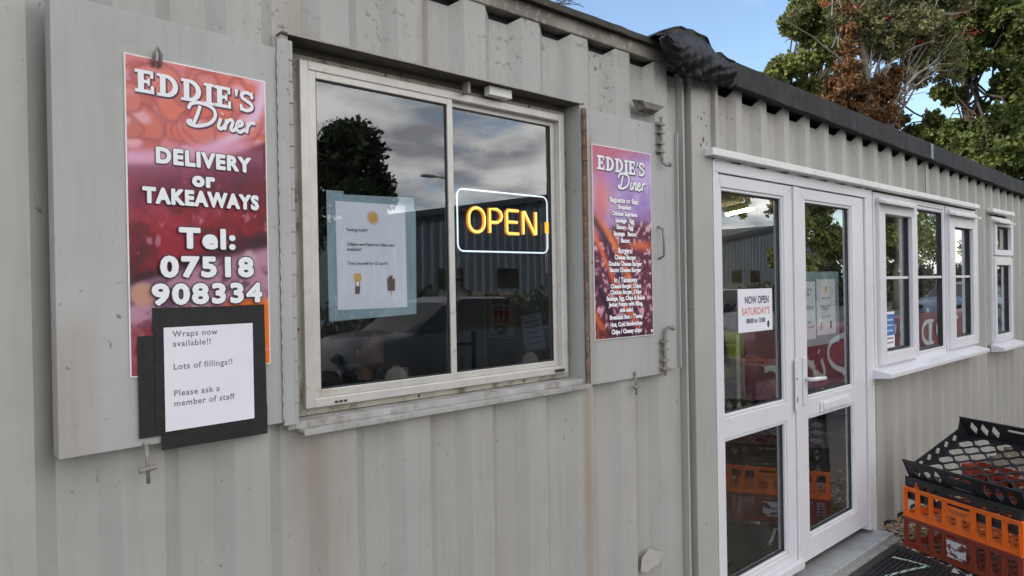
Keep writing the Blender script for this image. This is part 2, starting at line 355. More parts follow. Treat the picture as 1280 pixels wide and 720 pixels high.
def picture_red(x, v):      # v runs down, 0..1 ; aspect 0.32 x 0.70
    y = v*2.17
    n1 = fbm(x, y, 3, 1); n2 = fbm(x, y, 9, 5)
    c = np.zeros((len(x), 3))+np.array([.20, .018, .035])
    c = lay(c, (.36, .03, .06), sm(.42, .66, n1)); c = lay(c, (.07, .010, .022), sm(.52, .70, n2)*.55)
    c = lay(c, (.46, .09, .17), sm(.55, .75, fbm(x, y, 5, 40, 5))*.7); c = lay(c, (.75, .45, .55), sm(.72, .80, fbm(x, y*.6, 16, 44, 4))*.5)
    # beans in a bowl at the top
    edge = .72-.30*x*x*.9; beans = 1-sm(edge-.03, edge+.03, y+0*x)
    c = lay(c, (.78, .38, .34), beans)
    rb_ = np.random.default_rng(3); wx = x+.05*(fbm(x, y, 7, 61)-.5); wy = y+.05*(fbm(x, y, 7, 71)-.5)
    for k in range(46):
        bx_, by_ = rb_.uniform(-.02, 1.0), rb_.uniform(.0, .72); br = rb_.uniform(.06, .12); an = rb_.uniform(0, 3.1); ux = (wx-bx_)*np.cos(an)+(wy-by_)*np.sin(an); uy = -(wx-bx_)*np.sin(an)+(wy-by_)*np.cos(an)
        d = np.hypot(ux/1.35, uy); cc = np.array([.74, .25, .13])*rb_.uniform(.75, 1.15)+np.array([.06, .10, .12])*rb_.uniform(0, 1); c = lay(c, (.42, .12, .10), (1-sm(br*.95, br*1.15, d))*beans*.7); c = lay(c, cc, (1-sm(br*.75, br*1.0, d))*beans)
        h_ = np.hypot((wx-bx_+.25*br)/1.5, wy-by_+.35*br); c = lay(c, (.93, .76, .80), (1-sm(br*.15, br*.55, h_))*beans*rb_.uniform(.3, 1))
    c = lay(c, (.62, .28, .34), beans*.28)
    rx = np.hypot((x-.02)/.96, (y+.02)/.70); rim = np.exp(-((rx-1.02)/.055)**2)*(x > .0)
    c = lay(c, (.86, .74, .88), np.clip(rim*1.1, 0, 1))
    low = np.exp(-((y-(.80-.22*x))/.10)**2); c = lay(c, (.42, .20, .32), low*.6*(x < .98))
    c = lay(c, (.80, .55, .72), np.exp(-((y-(.70-.22*x))/.05)**2)*.8*(1-sm(.75, .95, x)))
    c = lay(c, (.20, .05, .12), np.exp(-((y-(.95-.25*x))/.08)**2)*.6)
    # pale crumbs and orange at the foot
    dk = sm(0, 1, (y-(1.45-.35*x))/.1)*(1-sm(.0, 1, (y-(1.62-.3*x))/.15)); c = lay(c, (.035, .015, .035), dk*.8)
    f = sm(1.58, 1.66, y+.28*x+.1*n1); c = lay(c, (.56, .40, .50), f); c = lay(c, (.25, .15, .24), f*sm(.5, .7, n2)); 
    c = lay(c, (.85, .30, .06), f*sm(.55, .75, x+(y-1.7)*.6)*sm(1.62, 1.72, y)); c = lay(c, (.75, .68, .70), f*sm(.62, .74, fbm(x, y, 7, 9)))
    c = lay(c, (.60, .45, .36), (1-sm(.06, .10, np.hypot(x-.08, y-1.62)))); c = lay(c, (.62, .55, .56), (1-sm(.04, .08, np.hypot((x-.85), y-1.38))))
    c = lay(c, (.30, .04, .06), sm(1.78, 1.9, y+.2*x)*(1-x)*.8)
    c = np.clip(c, 0, 1); lum = c.mean(1)[:, None]; c = lum+(c-lum)*1.12; return np.clip(c, 0, 1)**1.22*np.array([.84, .66, .68])
def picture_bacon(x, v):
    y = v*2.06
    n1 = fbm(x, y, 4, 21); n2 = fbm(x, y, 12, 25); n3 = fbm(x, y, 22, 33)
    c = np.zeros((len(x), 3))+np.array([.42, .30, .62]); c = lay(c, (.62, .52, .80), sm(.4, .7, n1))
    c = lay(c, (.60, .18, .25), (1-sm(.15, .45, y+.35*x))*.95); c = lay(c, (.85, .42, .36), np.exp(-((x-.15)/.16)**2-((y-.55)/.22)**2)*.9)
    c = lay(c, (.72, .14, .14), np.exp(-((x-.10)/.10)**2-((y-.62)/.4)**2)*.5)
    # crumbed purple-brown food across the middle
    f = sm(.72, .95, y+.30*(x-.5)+.3*(n1-.5)); c = lay(c, (.16, .035, .075), f)
    c = lay(c, (.62, .36, .42), f*sm(.50, .64, n3)*sm(.40, .55, n2)); c = lay(c, (.85, .60, .62), f*sm(.62, .72, n3)*.8)
    # glossy orange and near-black strips running down to the right
    for k, (o, cc, wd) in enumerate(((.80, (.95, .30, .08), .055), (.90, (.05, .015, .06), .05), (1.05, (.90, .22, .06), .04), (1.42, (.04, .012, .05), .06), (1.72, (.95, .25, .05), .05), (1.85, (.06, .015, .05), .07), (2.0, (.90, .25, .06), .06))):
        d = (y-(o+1.1*x-.12*np.sin(x*5+k)))/1.45
        lim = (x < .75) if k < 3 else (x > -.1); c = lay(c, cc, np.exp(-(d/wd)**2)*.9*lim)
    c = lay(c, (.95, .25, .08), np.exp(-((x-.8)/.2)**2-((y-1.05)/.05)**2)*.8); c = lay(c, (.05, .012, .05), sm(1.75, 2.06, y)*sm(.35, .6, n2)*.8)
    return np.clip(c, 0, 1)**1.15*np.array([.86, .78, .84])

# ------------------------------------------------------------------ corrugated sheet with openings
def sheet(name, prof, z0, z1, openings, mat, parent, thick=.003):
    """prof: sorted (x, y) pairs; z0/z1 numbers or functions of x; openings (xa, xb, za, zb)"""
    xs = sorted(set([round(p[0], 5) for p in prof]+[e for o_ in openings for e in o_[:2]]))
    def yv(x): return float(np.interp(x, [p[0] for p in prof], [p[1] for p in prof]))
    f0 = z0 if callable(z0) else (lambda x: z0); f1 = z1 if callable(z1) else (lambda x: z1)
    mb = MB()
    for a, b in zip(xs[:-1], xs[1:]):
        if b-a < 1e-5: continue
        mid = (a+b)/2; cuts = sorted([(o_[2], o_[3]) for o_ in openings if o_[0]-1e-6 < mid < o_[1]+1e-6])
        lo = [f0(a), f0(b)]; segs = []
        for za, zb in cuts:
            if za > lo[0]+1e-4: segs.append((lo, [za, za]))
            lo = [zb, zb]
        segs.append((lo, [f1(a), f1(b)]))
        for (l0, l1) in segs:
            mb.add([(a, yv(a), l0[0]), (b, yv(b), l0[1]), (b, yv(b), l1[1]), (a, yv(a), l1[0])], [(0, 1, 2, 3)])
    o = mb.build(name, mat, parent, recalc=False)
    b = bmesh.new(); b.from_mesh(o.data); bmesh.ops.remove_doubles(b, verts=b.verts, dist=1e-4); b.to_mesh(o.data); b.free()
    md = o.modifiers.new('gauge', 'SOLIDIFY'); md.thickness = thick; md.offset = -1
    return o
def profile(x0, x1, start, pitch, outer, rec, inner, depth):
    pts = [(x0, None)]; k = math.floor((x0-start)/pitch)-1; P = []
    while start+k*pitch < x1+pitch:
        s_ = start+k*pitch; P += [(s_, 0), (s_+outer, 0), (s_+outer+rec, depth), (s_+outer+rec+inner, depth)]; k += 1
    X = [p[0] for p in P]; Y = [p[1] for p in P]
    return [(x0, float(np.interp(x0, X, Y)))]+[p for p in P if x0 < p[0] < x1]+[(x1, float(np.interp(x1, X, Y)))]

# =================================================================== ground
def ground_mat():
    m_, n, l, p = newmat('old_tarmac')
    a = ntex(n, l, 90, 6, .7); b = ntex(n, l, .35, 5)
    c = ramp(n, l, a, [(.35, (.035, .035, .034)), (.7, (.11, .105, .10))]); f = ramp(n, l, b, [(.45, (0, 0, 0)), (.65, (1, 1, 1))])
    c = mixc(n, l, mth('MULTIPLY', f, .5, n, l), c, (.13, .12, .095)); l.new(c, p.inputs['Base Color']); p.inputs['Roughness'].default_value = .9
    bump(n, l, p, a, .7, .006); return m_
g = MB(); g.add([(-900, -900, -.012), (900, -900, -.012), (900, 900, -.012), (-900, 900, -.012)], [(0, 1, 2, 3)])
tag(g.build('ground', ground_mat(), recalc=False), kind='structure')
def litter_mat():
    m_, n, l, p = newmat('gravel_bed')
    a = ntex(n, l, 120, 5, .7); c = ramp(n, l, a, [(.3, (.05, .038, .028)), (.5, (.15, .12, .09)), (.72, (.34, .29, .22))])
    l.new(c, p.inputs['Base Color']); p.inputs['Roughness'].default_value = .95; bump(n, l, p, a, 1, .008); return m_
gb = MB(); nx, ny = 90, 26
vs = [(2.6+9*i/nx, -1.5+1.9*j/ny, .0+.010*noise.noise(Vector((i*.45, j*.45, 0)))) for j in range(ny+1) for i in range(nx+1)]
gb.add(vs, [(j*(nx+1)+i, j*(nx+1)+i+1, (j+1)*(nx+1)+i+1, (j+1)*(nx+1)+i) for j in range(ny) for i in range(nx)])
tag(gb.build('gravel_strip', litter_mat(), smooth=True, recalc=False), kind='structure')
gv = MB(); gm = [simple('pebble_buff', (.36, .29, .20), .85, .3, 40), simple('pebble_grey', (.27, .26, .25), .85, .3, 40), simple('wood_chip', (.33, .19, .09), .85, .35, 40), simple('pebble_pale', (.55, .50, .42), .8, .15, 40), simple('dead_leaf', (.13, .065, .03), .8, .4, 30)]
ico = [Vector(v).normalized() for v in ((0, 0, 1), (0, 0, -1), (1, 0, 0), (-1, 0, 0), (0, 1, 0), (0, -1, 0))]
icf = [(0, 2, 4), (0, 4, 3), (0, 3, 5), (0, 5, 2), (1, 4, 2), (1, 3, 4), (1, 5, 3), (1, 2, 5)]
for k in range(5200):
    if k < 3800: x = random.uniform(3.6, 6.2); y = random.uniform(-.75, .02) if random.random() < .5 else random.uniform(-.28, .02)
    else: x = random.uniform(2.9, 10); y = random.uniform(-1.4, 0)
    t = random.random(); mi = 0 if t < .34 else 1 if t < .5 else 2 if t < .74 else 3 if t < .86 else 4
    s_ = random.uniform(.005, .014)*(1.2 if mi in (2, 4) else 1); sc = (s_*random.uniform(.8, 1.8), s_*random.uniform(.6, 1.2), s_*random.uniform(.25, .8) if mi < 4 else s_*.12)
    Rm = Matrix.Rotation(random.uniform(0, 6.3), 3, 'Z') @ Matrix.Rotation(random.uniform(-.5, .5), 3, 'X')
    c = Vector((x, y, .006+sc[2]*.5+random.uniform(0, .006)))
    gv.add([c+Rm @ Vector((v.x*sc[0], v.y*sc[1], v.z*sc[2])) for v in ico], icf, mi)
tag(gv.build('gravel', gm, kind='stuff', recalc=False), 'loose buff gravel, wood chips and dry leaves along the foot of the cabin wall', 'gravel')
ca = MB(); ca.prism([(3.0, .0), (4.72, .0), (4.72, .022), (3.0, .022)], -.145, -.06)
tag(ca.build('concrete_strip', m_conc, bevel=.004), kind='structure')

# =================================================================== shipping container (serving hatch)
OX0, OX1, OZ0, OZ1 = .859, 1.988, 1.243, 2.268
CT = empty('shipping_container', (0, 0, 0), 0, 'grey painted steel container with the serving hatch and two opened shutters', 'container')
cp = profile(-3.4, 2.645, .447, .2503, .088, .042, .080, .030)
PX_ = [p[0] for p in cp]; PY_ = [p[1] for p in cp]
sheet('front_wall', cp, .14, lambda x: 2.515-.026*(np.interp(x, PX_, PY_) > .02), [(OX0, OX1, OZ0, OZ1)], m_cont, CT)
MB().prism([(-3.4, 2.513), (2.66, 2.517), (2.66, 2.572), (-3.4, 2.568)], -.006, .055).build('top_rail', m_rail, CT, bevel=.004)
bx('gap_shade_strip', (-3.4, .046, 2.46), (2.64, .05, 2.53), m_gask, CT, 0)  # solid black strip painting the shade in the notches under the rail
bx('bottom_rail', (-3.4, -.004, .0), (2.66, .05, .139), m_rail, CT, .004)
rb = MB(); n_ = 120
ring = []
for i in range(n_+1):
    x = -3.4+6.10*i/n_; d = .006*noise.noise(Vector((x*5, 0, 0))); e = .004*noise.noise(Vector((x*17, 3, 0)))
    ring.append([(x, -.036+d, 2.566+e), (x, -.038+d, 2.588+e), (x, .02, 2.602+d), (x, .5, 2.606), (x, .5, 2.575), (x, -.0, 2.5735)])
rb.add([p for r_ in ring for p in r_], [(i*6+k, i*6+(k+1) % 6, (i+1)*6+(k+1) % 6, (i+1)*6+k) for i in range(n_) for k in range(6)]+[tuple(range(6)), tuple(n_*6+k for k in range(6))])
rb.build('roof_edge', m_roofdark, CT)
bx('roof', (-3.4, .501, 2.55), (2.66, 2.44, 2.60), m_roofdark, CT, 0)
bx('end_wall', (-3.44, -.006, 0), (-3.402, 2.44, 2.55), m_cont, CT, 0)
bx('rear_wall', (-3.4, 2.40, .0), (2.66, 2.44, 2.55), m_cont, CT, 0)
m_line = simple('interior_lining', (.30, .30, .29), .7, .08, 3); m_floor = simple('vinyl_floor', (.10, .09, .08), .6, .2, 8)
lin = MB()
lin.box((-3.39, 2.36, .1), (2.62, 2.395, 2.50)); lin.box((-3.39, .062, 2.46), (2.62, 2.359, 2.50)); lin.box((-3.39, .09, .1), (-3.36, 2.35, 2.45))
lin.box((-3.35, .062, .1), (.84, .085, 2.455)); lin.box((2.02, .062, .1), (2.62, .085, 2.455)); lin.box((.845, .0625, .1), (2.015, .0845, 1.23)); lin.box((.845, .0625, 2.275), (2.015, .0845, 2.455))
lin.build('wall_lining', m_line, CT)
bx('interior_floor', (-3.4, .06, .05), (2.64, 2.395, .099), m_floor, CT, 0)
# reveal of the hatch opening
for xa in (OX0-.02, OX1): bx('hatch_reveal', (xa, .004, OZ0), (xa+.02, .10, OZ1), m_cont, CT)
m_sof = simple('shaded_grimy_soffit', (.10, .09, .075), .85, .35, 14, dirt=(.03, .025, .02), dscale=9)  # underside shade put into the dark base colour, with blotchy grime
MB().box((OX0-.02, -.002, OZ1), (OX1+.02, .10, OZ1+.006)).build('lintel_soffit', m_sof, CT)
bx('drip_lip', (OX0-.006, -.007, OZ1-.001), (OX1+.006, -.003, OZ1+.005), m_rail, CT, .001)
# serving window
def frame_boxes(mb, x0, x1, z0, z1, wd, y0, y1, wb=None, wt=None):
    wb = wb or wd; wt = wt or wd
    mb.box((x0, y0, z0), (x0+wd, y1, z1)); mb.box((x1-wd, y0, z0), (x1, y1, z1))
    mb.box((x0+wd, y0+.0004, z0), (x1-wd, y1-.0004, z0+wb)); mb.box((x0+wd, y0+.0004, z1-wt), (x1-wd, y1-.0004, z1)); return mb
SW = empty('serving_window', (0, 0, 0)); SW.parent = CT
frame_boxes(MB(), .895, 1.984, 1.262, 2.249, .030, .072, .098).build('window_surround', m_alu2, SW, bevel=.002)
MB().box((.88, .074, 2.2495), (1.99, .099, 2.267)).build('soffit_shade_strip', m_sof, CT)  # solid dark strip standing in for the shade above the surround
frame_boxes(MB(), .914, 1.958, 1.283, 2.232, .026, .052, .094).build('window_frame', m_alu, SW, bevel=.003)
frame_boxes(MB(), .9405, 1.440, 1.309, 2.2095, .022, .056, .074).build('sliding_sash', m_alu, SW, bevel=.002)
frame_boxes(MB(), 1.428, 1.9315, 1.309, 2.2095, .020, .076, .091).build('sliding_sash', m_alu, SW, bevel=.002)
gk = frame_boxes(MB(), .9625, 1.418, 1.331, 2.1875, .004, .062, .068); frame_boxes(gk, 1.448, 1.9115, 1.329, 2.1895, .004, .080, .086); gk.build('gasket', m_gask, SW)
bx('glass_pane', (.964, .0655, 1.332), (1.416, .0667, 2.186), m_glassS, SW, 0)
bx('glass_pane', (1.449, .0830, 1.330), (1.910, .0842, 2.188), m_glassS, SW, 0)
sc = MB()
for x in (.905, .905, 1.972, 1.972):
    pass
for x, z in ((.905, 1.5), (.905, 1.85), (.905, 2.22), (1.971, 1.42), (1.971, 1.75), (1.971, 2.05), (1.2, 2.243), (1.5, 2.243), (1.8, 2.243), (1.3, 1.272), (1.75, 1.272)):
    sc.ellipsoid((x, .0715, z), (.005, .003, .005), nu=8, nv=5)
sc.build('screws', m_rust, SW, kind='stuff')
vt = MB()
for k in range(3): vt.box((1.0+.014*k, .0485, 1.290), (1.009+.014*k, .0502, 1.296))
vt.build('drain_slots', m_gask, SW, kind='stuff')
MB().box((1.885, .040, 1.291), (1.93, .0498, 1.301)).build('window_catch', m_gask, SW, bevel=.003)
sb = MB(); sb.box((.868, -.026, 1.236), (1.995, .071, 1.2435)); sb.box((.868, -.0285, 1.229), (1.995, -.026, 1.2435)); sb.box((OX0, .004, 1.2437), (OX1, .0712, 1.2615))
sb.build('window_sill', m_sill, CT, bevel=.0015)
# little white block and tab under the lintel
bx('bracket', (1.565, .016, 2.236), (1.665, .045, 2.266), m_upvcd, CT, .002)
bx('hook', (1.475, .02, 2.226), (1.487, .048, 2.264), m_iron, CT, .001)
# vent hood at the upper right of the shutter
vh = MB(); vh.add([(2.295, -.002, 2.335), (2.46, -.002, 2.335), (2.455, -.05, 2.322), (2.30, -.05, 2.322), (2.325, -.002, 2.292), (2.43, -.002, 2.292), (2.42, -.04, 2.300), (2.335, -.04, 2.300)],
                  [(0, 1, 2, 3), (3, 2, 6, 7), (4, 7, 6, 5), (0, 3, 7, 4), (1, 5, 6, 2), (0, 4, 5, 1)])
vh.build('vent_hood', m_iron, CT, bevel=.002)
# repair patch low down
pt = MB(); pt.prism([(2.30, .465), (2.335, .45), (2.42, .462), (2.455, .50), (2.40, .522), (2.36, .540), (2.31, .515)], -.006, -.0015); pt.build('repair_patch', simple('pale_filler', (.40, .385, .35), .7, .08, 20), CT, bevel=.002)
# shutters
def barrel_hinge(x, z0, z1, parent, y=-.010, mat=m_rust):
    mb = MB(); z = z0; k = 0
    while z < z1:
        h = .055; mb.tube([(x, y, z), (x, y, min(z+h-.003, z1))], .0085 if k % 2 else .0075, 8, mi=0); z += h; k += 1
    mb.tube([(x, y+.0005, z0), (x, y+.0005, z1)], .005, 6); return mb.build('hinge', mat, parent)
SHL = empty('shutter', (0, 0, 0)); SHL.parent = CT
SHL['label'] = 'left shutter folded back against the wall, carrying the large red poster'
# plates: raised from the corrugation, the left one leans out at its free edge
def plate(x0, x1, z0, z1, ya, yb, name, mat, parent, th=.006):
    mb = MB(); mb.add([(x0, ya, z0), (x1, yb, z0), (x1, yb, z1), (x0, ya, z1), (x0, ya+th, z0), (x1, yb+th, z0), (x1, yb+th, z1), (x0, ya+th, z1)],
                      [(0, 1, 2, 3), (7, 6, 5, 4), (0, 4, 5, 1), (1, 5, 6, 2), (2, 6, 7, 3), (3, 7, 4, 0)]); return mb.build(name, mat, parent, bevel=.0015)
plate(.318, .815, 1.270, 2.222, -.052, -.018, 'shutter_plate', m_shut, SHL)
rt = MB(); rt.box((.318, -.046, 1.272), (.345, -.002, 2.22)); rt.box((.79, -.012, 1.272), (.814, -.001, 2.22)); rt.build('stiffening_flange', m_shut, SHL)
bx('hinge_plate', (.8165, -.022, 1.262), (.846, -.016, 2.246), m_shut, SHL, .001)
wl = MB(); pts = [(.8155+.0012*math.sin(i*1.7), -.0225, 1.27+.0097*i) for i in range(98)]; wl.tube(pts, [.0022+.0018*abs(noise.noise(Vector((i*.6, 0, 0)))) for i in range(98)], 6); wl.build('weld_seam', m_shut, SHL, smooth=True)
barrel_hinge(.852, 1.262, 2.246, SHL, -.014, m_shut)
def latch(x, z, parent, y=-.055):
    mb = MB(); mb.tube([(x, y, z+.035), (x+.001, y-.003, z), (x+.003, y-.002, z-.05)], [.004, .005, .004], 7); mb.tube([(x-.016, y-.004, z-.02), (x+.018, y-.004, z-.016)], .006, 7); mb.ellipsoid((x, y, z+.036), (.007, .005, .007), nu=8, nv=6)
    return mb.build('latch', m_iron, parent, smooth=True)
latch(.484, 1.238, SHL, -.047)
lp = MB(); lp.tube([(.515, -.047, 2.110), (.513, -.056, 2.135), (.520, -.060, 2.150), (.528, -.056, 2.135), (.527, -.047, 2.110)], .004, 6); lp.build('hook', m_iron, SHL, smooth=True)
SHR = empty('shutter', (0, 0, 0)); SHR.parent = CT
SHR['label'] = 'right shutter folded back flat, carrying the tall menu poster and two bolts'
plate(2.012, 2.480, 1.236, 2.252, -.012, -.020, 'shutter_plate', m_shut, SHR)
rt = MB(); rt.box((2.465, -.0135, 1.238), (2.4795, -.001, 2.25)); rt.box((2.4805, -.014, 1.250), (2.570, -.009, 2.236)); rt.box((2.564, -.030, 1.252), (2.570, -.0142, 2.234)); rt.build('stiffening_flange', m_shut, SHR, bevel=.001)
barrel_hinge(1.999, 1.236, 2.252, SHR, -.008)
latch(2.262, 1.222, SHR, -.022)
def bolt(zc, flip, parent):
    mb = MB(); x = 2.446; y = -.034
    for dz in (-.055, -.022, .022, .055): mb.box((x-.022, y-.008, zc+dz-.004), (x+.016, y+.016, zc+dz+.004))
    mb.box((x-.020, y+.0125, zc-.066), (x+.014, y+.0155, zc+.066))
    mb.tube([(x, y, zc-.085), (x, y, zc+.085)], .0065, 8)
    e = -1 if flip else 1
    mb.tube([(x, y, zc-.08*e), (x, y-.002, zc-.10*e), (x+.010, y-.016, zc-.112*e), (x+.022, y-.024, zc-.108*e)], .0068, 8); mb.ellipsoid((x+.022, y-.024, zc-.108*e), (.011, .011, .011), nu=8, nv=6)
    return mb.build('bolt', m_iron, parent)
bolt(2.195, False, SHR); bolt(1.315, True, SHR)
hd = MB(); hd.tube([(2.432, -.02, 1.835), (2.430, -.044, 1.825), (2.432, -.048, 1.77), (2.434, -.044, 1.715), (2.436, -.02, 1.705)], .005, 8); hd.build('pull_handle', m_iron, SHR, smooth=True)
# inner end wall of the container: door, brick pier
bx('partition', (2.56, .09, .1), (2.60, 1.205, 2.455), m_line, CT, 0)
ID = empty('inner_door', (0, 0, 0)); ID.parent = CT
bx('door_leaf', (2.555, 1.215, .12), (2.595, 1.412, 2.15), simple('pale_door', (.42, .41, .39), .5, .05), ID)
hm = MB(); hm.box((2.546, 1.290, 1.15), (2.5548, 1.318, 1.36)); hm.tube([(2.545, 1.304, 1.29), (2.51, 1.304, 1.29), (2.505, 1.40, 1.285)], .008, 8); hm.build('door_handle', m_gask, ID)
bx('wall_end', (2.55, 1.56, .12), (2.6, 2.35, 2.455), m_line, CT, 0)
PR = empty('brick_pier', (0, 0, 0)); PR.parent = CT
m_brick = simple('interior_brick', (.42, .30, .22), .9, .3, 20, bmp=.4); m_tile = simple('white_wall_tile', (.66, .72, .72), .2, .05, 4)
b0 = None
for k in range(28):
    z = .15+k*.075
    tile = z > 1.52
    if z > 2.3: break
    if b0 is None or (tile and 'tile' not in b0.name):
        b0 = MB().box((-.03, -.04, 0), (.03, .04, .064)).build('wall_tile' if tile else 'brick', m_tile if tile else m_brick, PR, bevel=.003); o = b0
    else: o = b0.copy(); link(o, PR)
    o.location = (2.575+(.003 if k % 2 else 0), 1.475+(.006 if k % 2 else 0), z)
bx('mortar_core', (2.556, 1.445, .12), (2.598, 1.505, 2.34), m_conc, PR, 0)

# =================================================================== cabin
fT = lambda x: 2.607-.0187*(x-2.973); fB = lambda x: 2.500-.0216*(x-2.973)
CX1 = 11.6; CD = 2.95
CB = empty('portable_cabin', (2.7, 0, 0), 0, 'beige ribbed cabin with white double doors, white windows and black felt roof edge', 'cabin')
CBO = (-2.7, 0, 0)
class CMB(MB):     # cabin parts: geometry in world coordinates, origin at the cabin root
    def build(s, *a, **k): 
        s.v = [(v[0]-2.7, v[1], v[2]) for v in s.v]; return MB.build(s, *a, **k)
def cbx(name, a, b, mat, parent=CB, bevel=.002): return CMB().box(a, b).build(name, mat, parent, bevel=bevel)
pr_ = profile(2.882, CX1, 3.149-.055, .239, .055, .014, .138, .034)
PX2 = [p[0] for p in pr_]; PY2 = [p[1] for p in pr_]
CMB().box((2.90, .05, 2.25), (CX1, .055, 2.45)).build('gap_shade_strip', m_gask, CB)  # black strip as painted shade in the notches below the fascia
o = sheet('front_wall', pr_, .03, lambda x: fB(x)+.02-.045*(np.interp(x, PX2, PY2) > .02), [(2.882, 4.665, .03, 2.166), (4.70, 6.93, 1.03, 2.18), (7.385, 8.06, 1.01, 2.165)], m_cab, CB); o.location = CBO
# edge flashing at the left end of the ribbed sheet, and the flat post beside the container
CMB().box((2.862, -.032, 2.17), (2.884, .03, 2.508)).build('edge_flashing', m_cab, CB, bevel=.002)
CMB().box((2.700, -.012, .0), (2.861, .05, 2.515)).build('corner_post', m_post, CB, bevel=.004)
CMB().box((2.662, .035, .0), (2.6995, .06, 2.515)).build('joint_filler', simple('dark_joint', (.09, .085, .08), .8), CB)
CMB().box((2.648, -.002, .0), (2.661, .04, 2.512)).build('joint_flashing', m_cab, CB, bevel=.002)
sp = MB(); 
for x, z, r_ in ((2.80, 2.355, .004), (2.815, 2.30, .004), (2.776, 2.325, .005), (2.79, 2.235, .008), (2.77, 2.21, .006), (2.815, 2.22, .004), (2.84, 2.41, .003), (2.75, 2.33, .003)): sp.ellipsoid((x-2.7, -.0125, z), (r_, .0015, r_*1.6), nu=8, nv=5)
sp.build('rust_spots', m_rust, CB, kind='stuff')
# felt covered fascia
fa = CMB(); n_ = 220; sec = []
for i in range(n_+1):
    x = 2.968+(CX1-2.968)*i/n_; q = [noise.noise(Vector((x*a, b, 0))) for a, b in ((3, 0), (9, 5), (14, 9), (5, 13))]
    sec.append([(x, -.060+.005*q[1], fB(x)+.006*q[0]), (x, -.060+.006*q[2], (fT(x)+fB(x))/2), (x, -.060+.005*q[3], fT(x)-.001+.004*q[1]), (x, -.052, fT(x)+.004+.004*q[0]), (x, .10, fT(x)+.004), (x, .10, fB(x)+.03), (x, -.03, fB(x)+.004+.004*q[0])])
fa.add([p for r_ in sec for p in r_], [(i*7+k, i*7+(k+1) % 7, (i+1)*7+(k+1) % 7, (i+1)*7+k) for i in range(n_) for k in range(7)]+[tuple(range(7)), tuple(n_*7+k for k in range(7))])
fa.build('roof_fascia', m_felt, CB, smooth=False)
CMB().box((5.62, -.068, fB(5.63)+.004), (5.665, -.060, fT(5.63)-.006)).build('metal_strap', simple('galvanised_strap', (.20, .21, .22), .5, .1, 20, metal=.3), CB)
CMB().box((2.95, .09, 2.40), (CX1, CD, 2.42)).build('ceiling', simple('ceiling_board', (.42, .41, .39), .8, .04), CB)
rf = CMB(); rf.add([(2.7, .10, 2.59), (CX1, .10, fT(CX1)-.004), (CX1, CD, fT(CX1)-.004), (2.7, CD, 2.59), (2.7, .10, 2.53), (CX1, .10, 2.425), (CX1, CD, 2.425), (2.7, CD, 2.53)], [(0, 1, 2, 3), (7, 6, 5, 4), (0, 4, 5, 1), (1, 5, 6, 2), (2, 6, 7, 3), (3, 7, 4, 0)]); rf.build('roof', m_felt, CB)
m_inw = simple('cabin_wall_board', (.55, .54, .51), .75, .06, 3)
wl = CMB(); wl.box((2.7, CD-.05, 0), (CX1, CD, 2.399)); wl.box((CX1-.05, .04, 0), (CX1-.001, CD-.051, 2.399)); wl.box((2.72, .062, .1), (2.76, CD-.06, 2.399))
wl.build('wall_lining', m_inw, CB)
cbx('interior_floor', (2.77, .05, .01), (CX1-.06, CD-.06, .055), simple('cabin_floor', (.13, .12, .12), .5, .15, 6), CB, 0)
# crumpled polythene over the roof joint
def crumple(pts, nz, amp, name):
    pass
topx = [2.37, 2.42, 2.54, 2.74, 2.765, 2.80, 2.85, 2.90, 2.97]; topz = [2.592, 2.615, 2.662, 2.660, 2.63, 2.605, 2.612, 2.604, 2.600]; botz = [2.575, 2.50, 2.455, 2.455, 2.462, 2.465, 2.462, 2.468, 2.49]
sh = MB(); nu, nv = 110, 30; vs = []
for j in range(nv+1):
    t = j/nv
    for i in range(nu+1):
        x = 2.37+.60*i/nu; zt = float(np.interp(x, topx, topz)); zb = float(np.interp(x, topx, botz))+.018*noise.noise(Vector((x*22, 1, 0)))+.010*noise.noise(Vector((x*60, 7, 0)))
        if t < .62:
            u = t/.62; z = zb+(zt-zb)*u; am = .5+.9*(1-u); fold = noise.noise(Vector((x*16+z*3*(1-u), 0, z*1.5)))*.022+abs(noise.noise(Vector((x*42+z*8, 3, z*4))))*.014
            if 2.56 < x < 2.74: am *= .45+.7*(1-u)
            bulge = .045*math.sin(math.pi*min(1, u*1.1))*(x < 2.90)
            y = -.066-bulge-am*fold-.016*(1-u)*(x < 2.9); z += .006*noise.noise(Vector((x*30, z*30, 2)))
        else:
            u = (t-.62)/.38; y = -.066-.030*(1-min(1, u*6))+.42*u; z = zt-.045*u*u+.010*noise.noise(Vector((x*14, u*6, 5)))
        vs.append((x, y, z))
sh.add(vs, [(j*(nu+1)+i, j*(nu+1)+i+1, (j+1)*(nu+1)+i+1, (j+1)*(nu+1)+i) for j in range(nv) for i in range(nu)])
o = sh.build('plastic_sheet', m_poly, smooth=True, recalc=False); o.modifiers.new('thickness', 'SOLIDIFY').thickness = .003
tag(o, 'crumpled black plastic sheet bundled over the roof joint between container and cabin', 'plastic sheet')
fl = MB()
for (x, y, z, l_, a) in ((2.50, -.065, 2.50, .10, .5), (2.635, -.085, 2.47, .07, -.2)):
    pts = [(x+math.sin(a)*l_*t, y-.015*t+.01*math.sin(9*t), z+.05-l_*t) for t in (0, .3, .6, 1)]
    vs = []
    for i, p in enumerate(pts): wd = .045*(1-i*.22); vs += [(p[0]-wd, p[1]+.01, p[2]), (p[0], p[1]-.012, p[2]-.01), (p[0]+wd, p[1]+.006, p[2]+.004)]
    fl.add(vs, [(3*i+k, 3*i+k+1, 3*i+k+4, 3*i+k+3) for i in range(3) for k in range(2)])
fo = fl.build('torn_flap', m_poly, o, smooth=True, recalc=False); fo.modifiers.new('thickness', 'SOLIDIFY').thickness = .002
